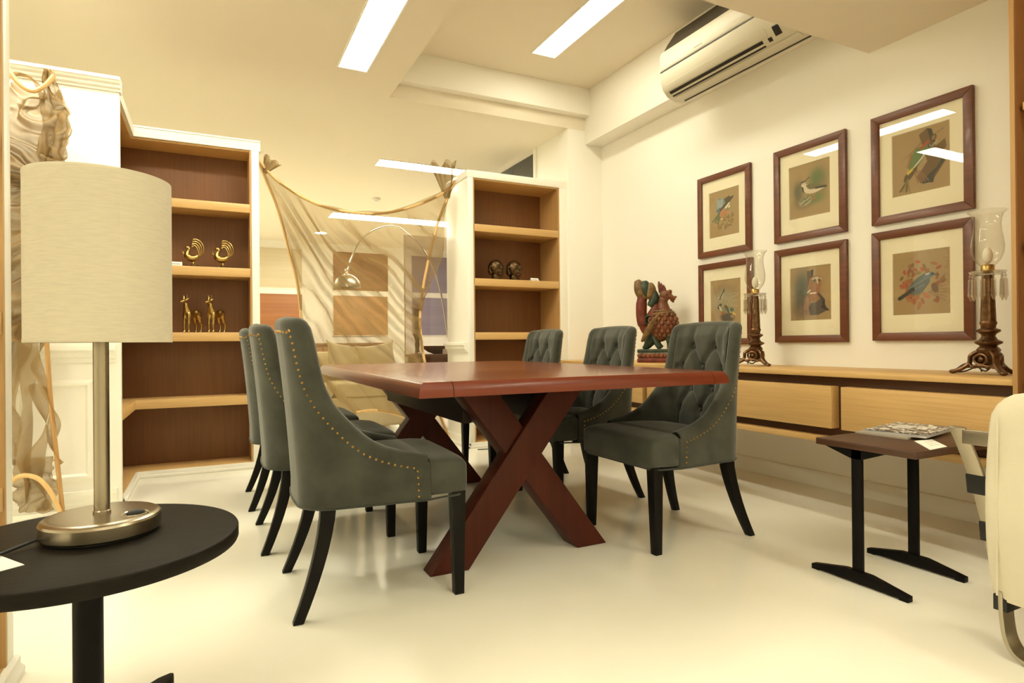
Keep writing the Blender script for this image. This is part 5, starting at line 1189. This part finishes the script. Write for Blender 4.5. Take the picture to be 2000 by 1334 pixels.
lt = thing('console_table', 'walnut console table behind the tinted glass', 'table', (2.15, 6.2, 0))
MB().box(1.90, 2.75, 6.0, 6.5, 0.775, 0.81).build('top', M['walnut'], lt, True, bevel=0.004)
for x in (1.93, 2.68):
    for y in (6.03, 6.43): MB().box(x, x+0.045, y, y+0.045, 0, 0.775).build('leg', M['walnut'], lt, True)
MB().box(1.95, 2.70, 6.04, 6.46, 0.66, 0.775).build('drawer_box', M['walnut'], lt, True)
bw = thing('bowl', 'brown wooden bowl on the console table behind the tinted glass', 'bowl', (2.19, 6.24, 0.81))
MB().lathe([(0.05,0),(0.055,0.006),(0.10,0.02),(0.15,0.055),(0.165,0.085),(0.158,0.085),(0.14,0.055),(0.09,0.025),(0.0,0.02)], (0,0,0), 28).build('body', M['walnut'], bw)
MB().lathe([(0.165,0.083),(0.168,0.087),(0.158,0.088)], (0,0,0), 28, cap=False).build('rim', M['walnut'], bw)
pc2 = thing('price_card', 'white card standing by the bowl on the console table', 'card', (2.235, 6.06, 0.81))
MB().prism([(-0.015,0),(0.0,0.055),(0.002,0.055),(-0.013,0)], 0, -0.05, 0.05).build('card', M['card'], pc2)
MB().prism([(0.017,0),(0.0,0.055),(-0.002,0.055),(0.015,0)], 0, -0.05, 0.05).build('back_fold', M['card'], pc2)
def holder(x, y, h, label):
    t = thing('candle_holder', label, 'candle holder', (x, y, 0.81), group='bronze candle holders behind the glass')
    MB().lathe([(0.05,0),(0.052,0.008),(0.02,0.02),(0.013,0.06),(0.02,0.10),(0.012,0.14),(0.030,0.19),(0.036,0.20),(0.036,0.21)], (0,0,0), 20).build('stem', M['bronze'], t)
    MB().lathe([(0.030,0.21),(0.033,0.22),(0.033,h),(0.030,h),(0.030,0.22)], (0,0,0), 20, cap=False).build('glass_tube', M['crystalthin'], t)
    MB().lathe([(0.022,0.21),(0.022,h-0.10),(0.018,h-0.095)], (0,0,0), 14).build('candle', M['bronze'], t)
holder(1.945, 6.2, 0.58, 'bronze candle holder on the console table, farther from the bowl')
holder(2.03, 6.42, 0.58, 'bronze candle holder on the console table, nearer the bowl')
al = thing('arc_lamp', 'steel arc floor lamp with a chrome dome behind the sheer screen', 'lamp', (2.86, 7.5, 0))
MB().lathe([(0.16,0),(0.165,0.01),(0.165,0.05),(0.155,0.06)], (2.86,7.5,0), 36).build('base', M['chrome'], al, True)
ap = [(2.86,0.05),(2.845,0.50),(2.812,0.794),(2.778,0.995),(2.732,1.329),(2.665,1.66),(2.576,1.922),(2.407,2.176),(2.24,2.328),(2.075,2.406),(1.849,2.351),(1.658,2.205),(1.551,1.998),(1.505,1.84)]
MB().tube(spline([(x,7.5,z) for x, z in ap], 6), 0.0125, 10).build('arc_pole', M['chrome'], al, True)
R_ = 0.165; pf = [(R_*sin(pi/2*k/10), 0.03+R_*1.0*cos(pi/2*k/10)) for k in range(1, 11)]
MB().lathe([(0.02,0.215)]+pf+[(R_-0.004,0.03)]+[(r-0.005, z-0.004) for r, z in reversed(pf)], (1.485,7.5,1.58), 40, cap=False).build('dome_shade', M['steel'], al, True)
MB().lathe([(0.022,0.19),(0.024,0.25),(0.014,0.265)], (1.485,7.5,1.58), 16).build('collar', M['chrome'], al, True)
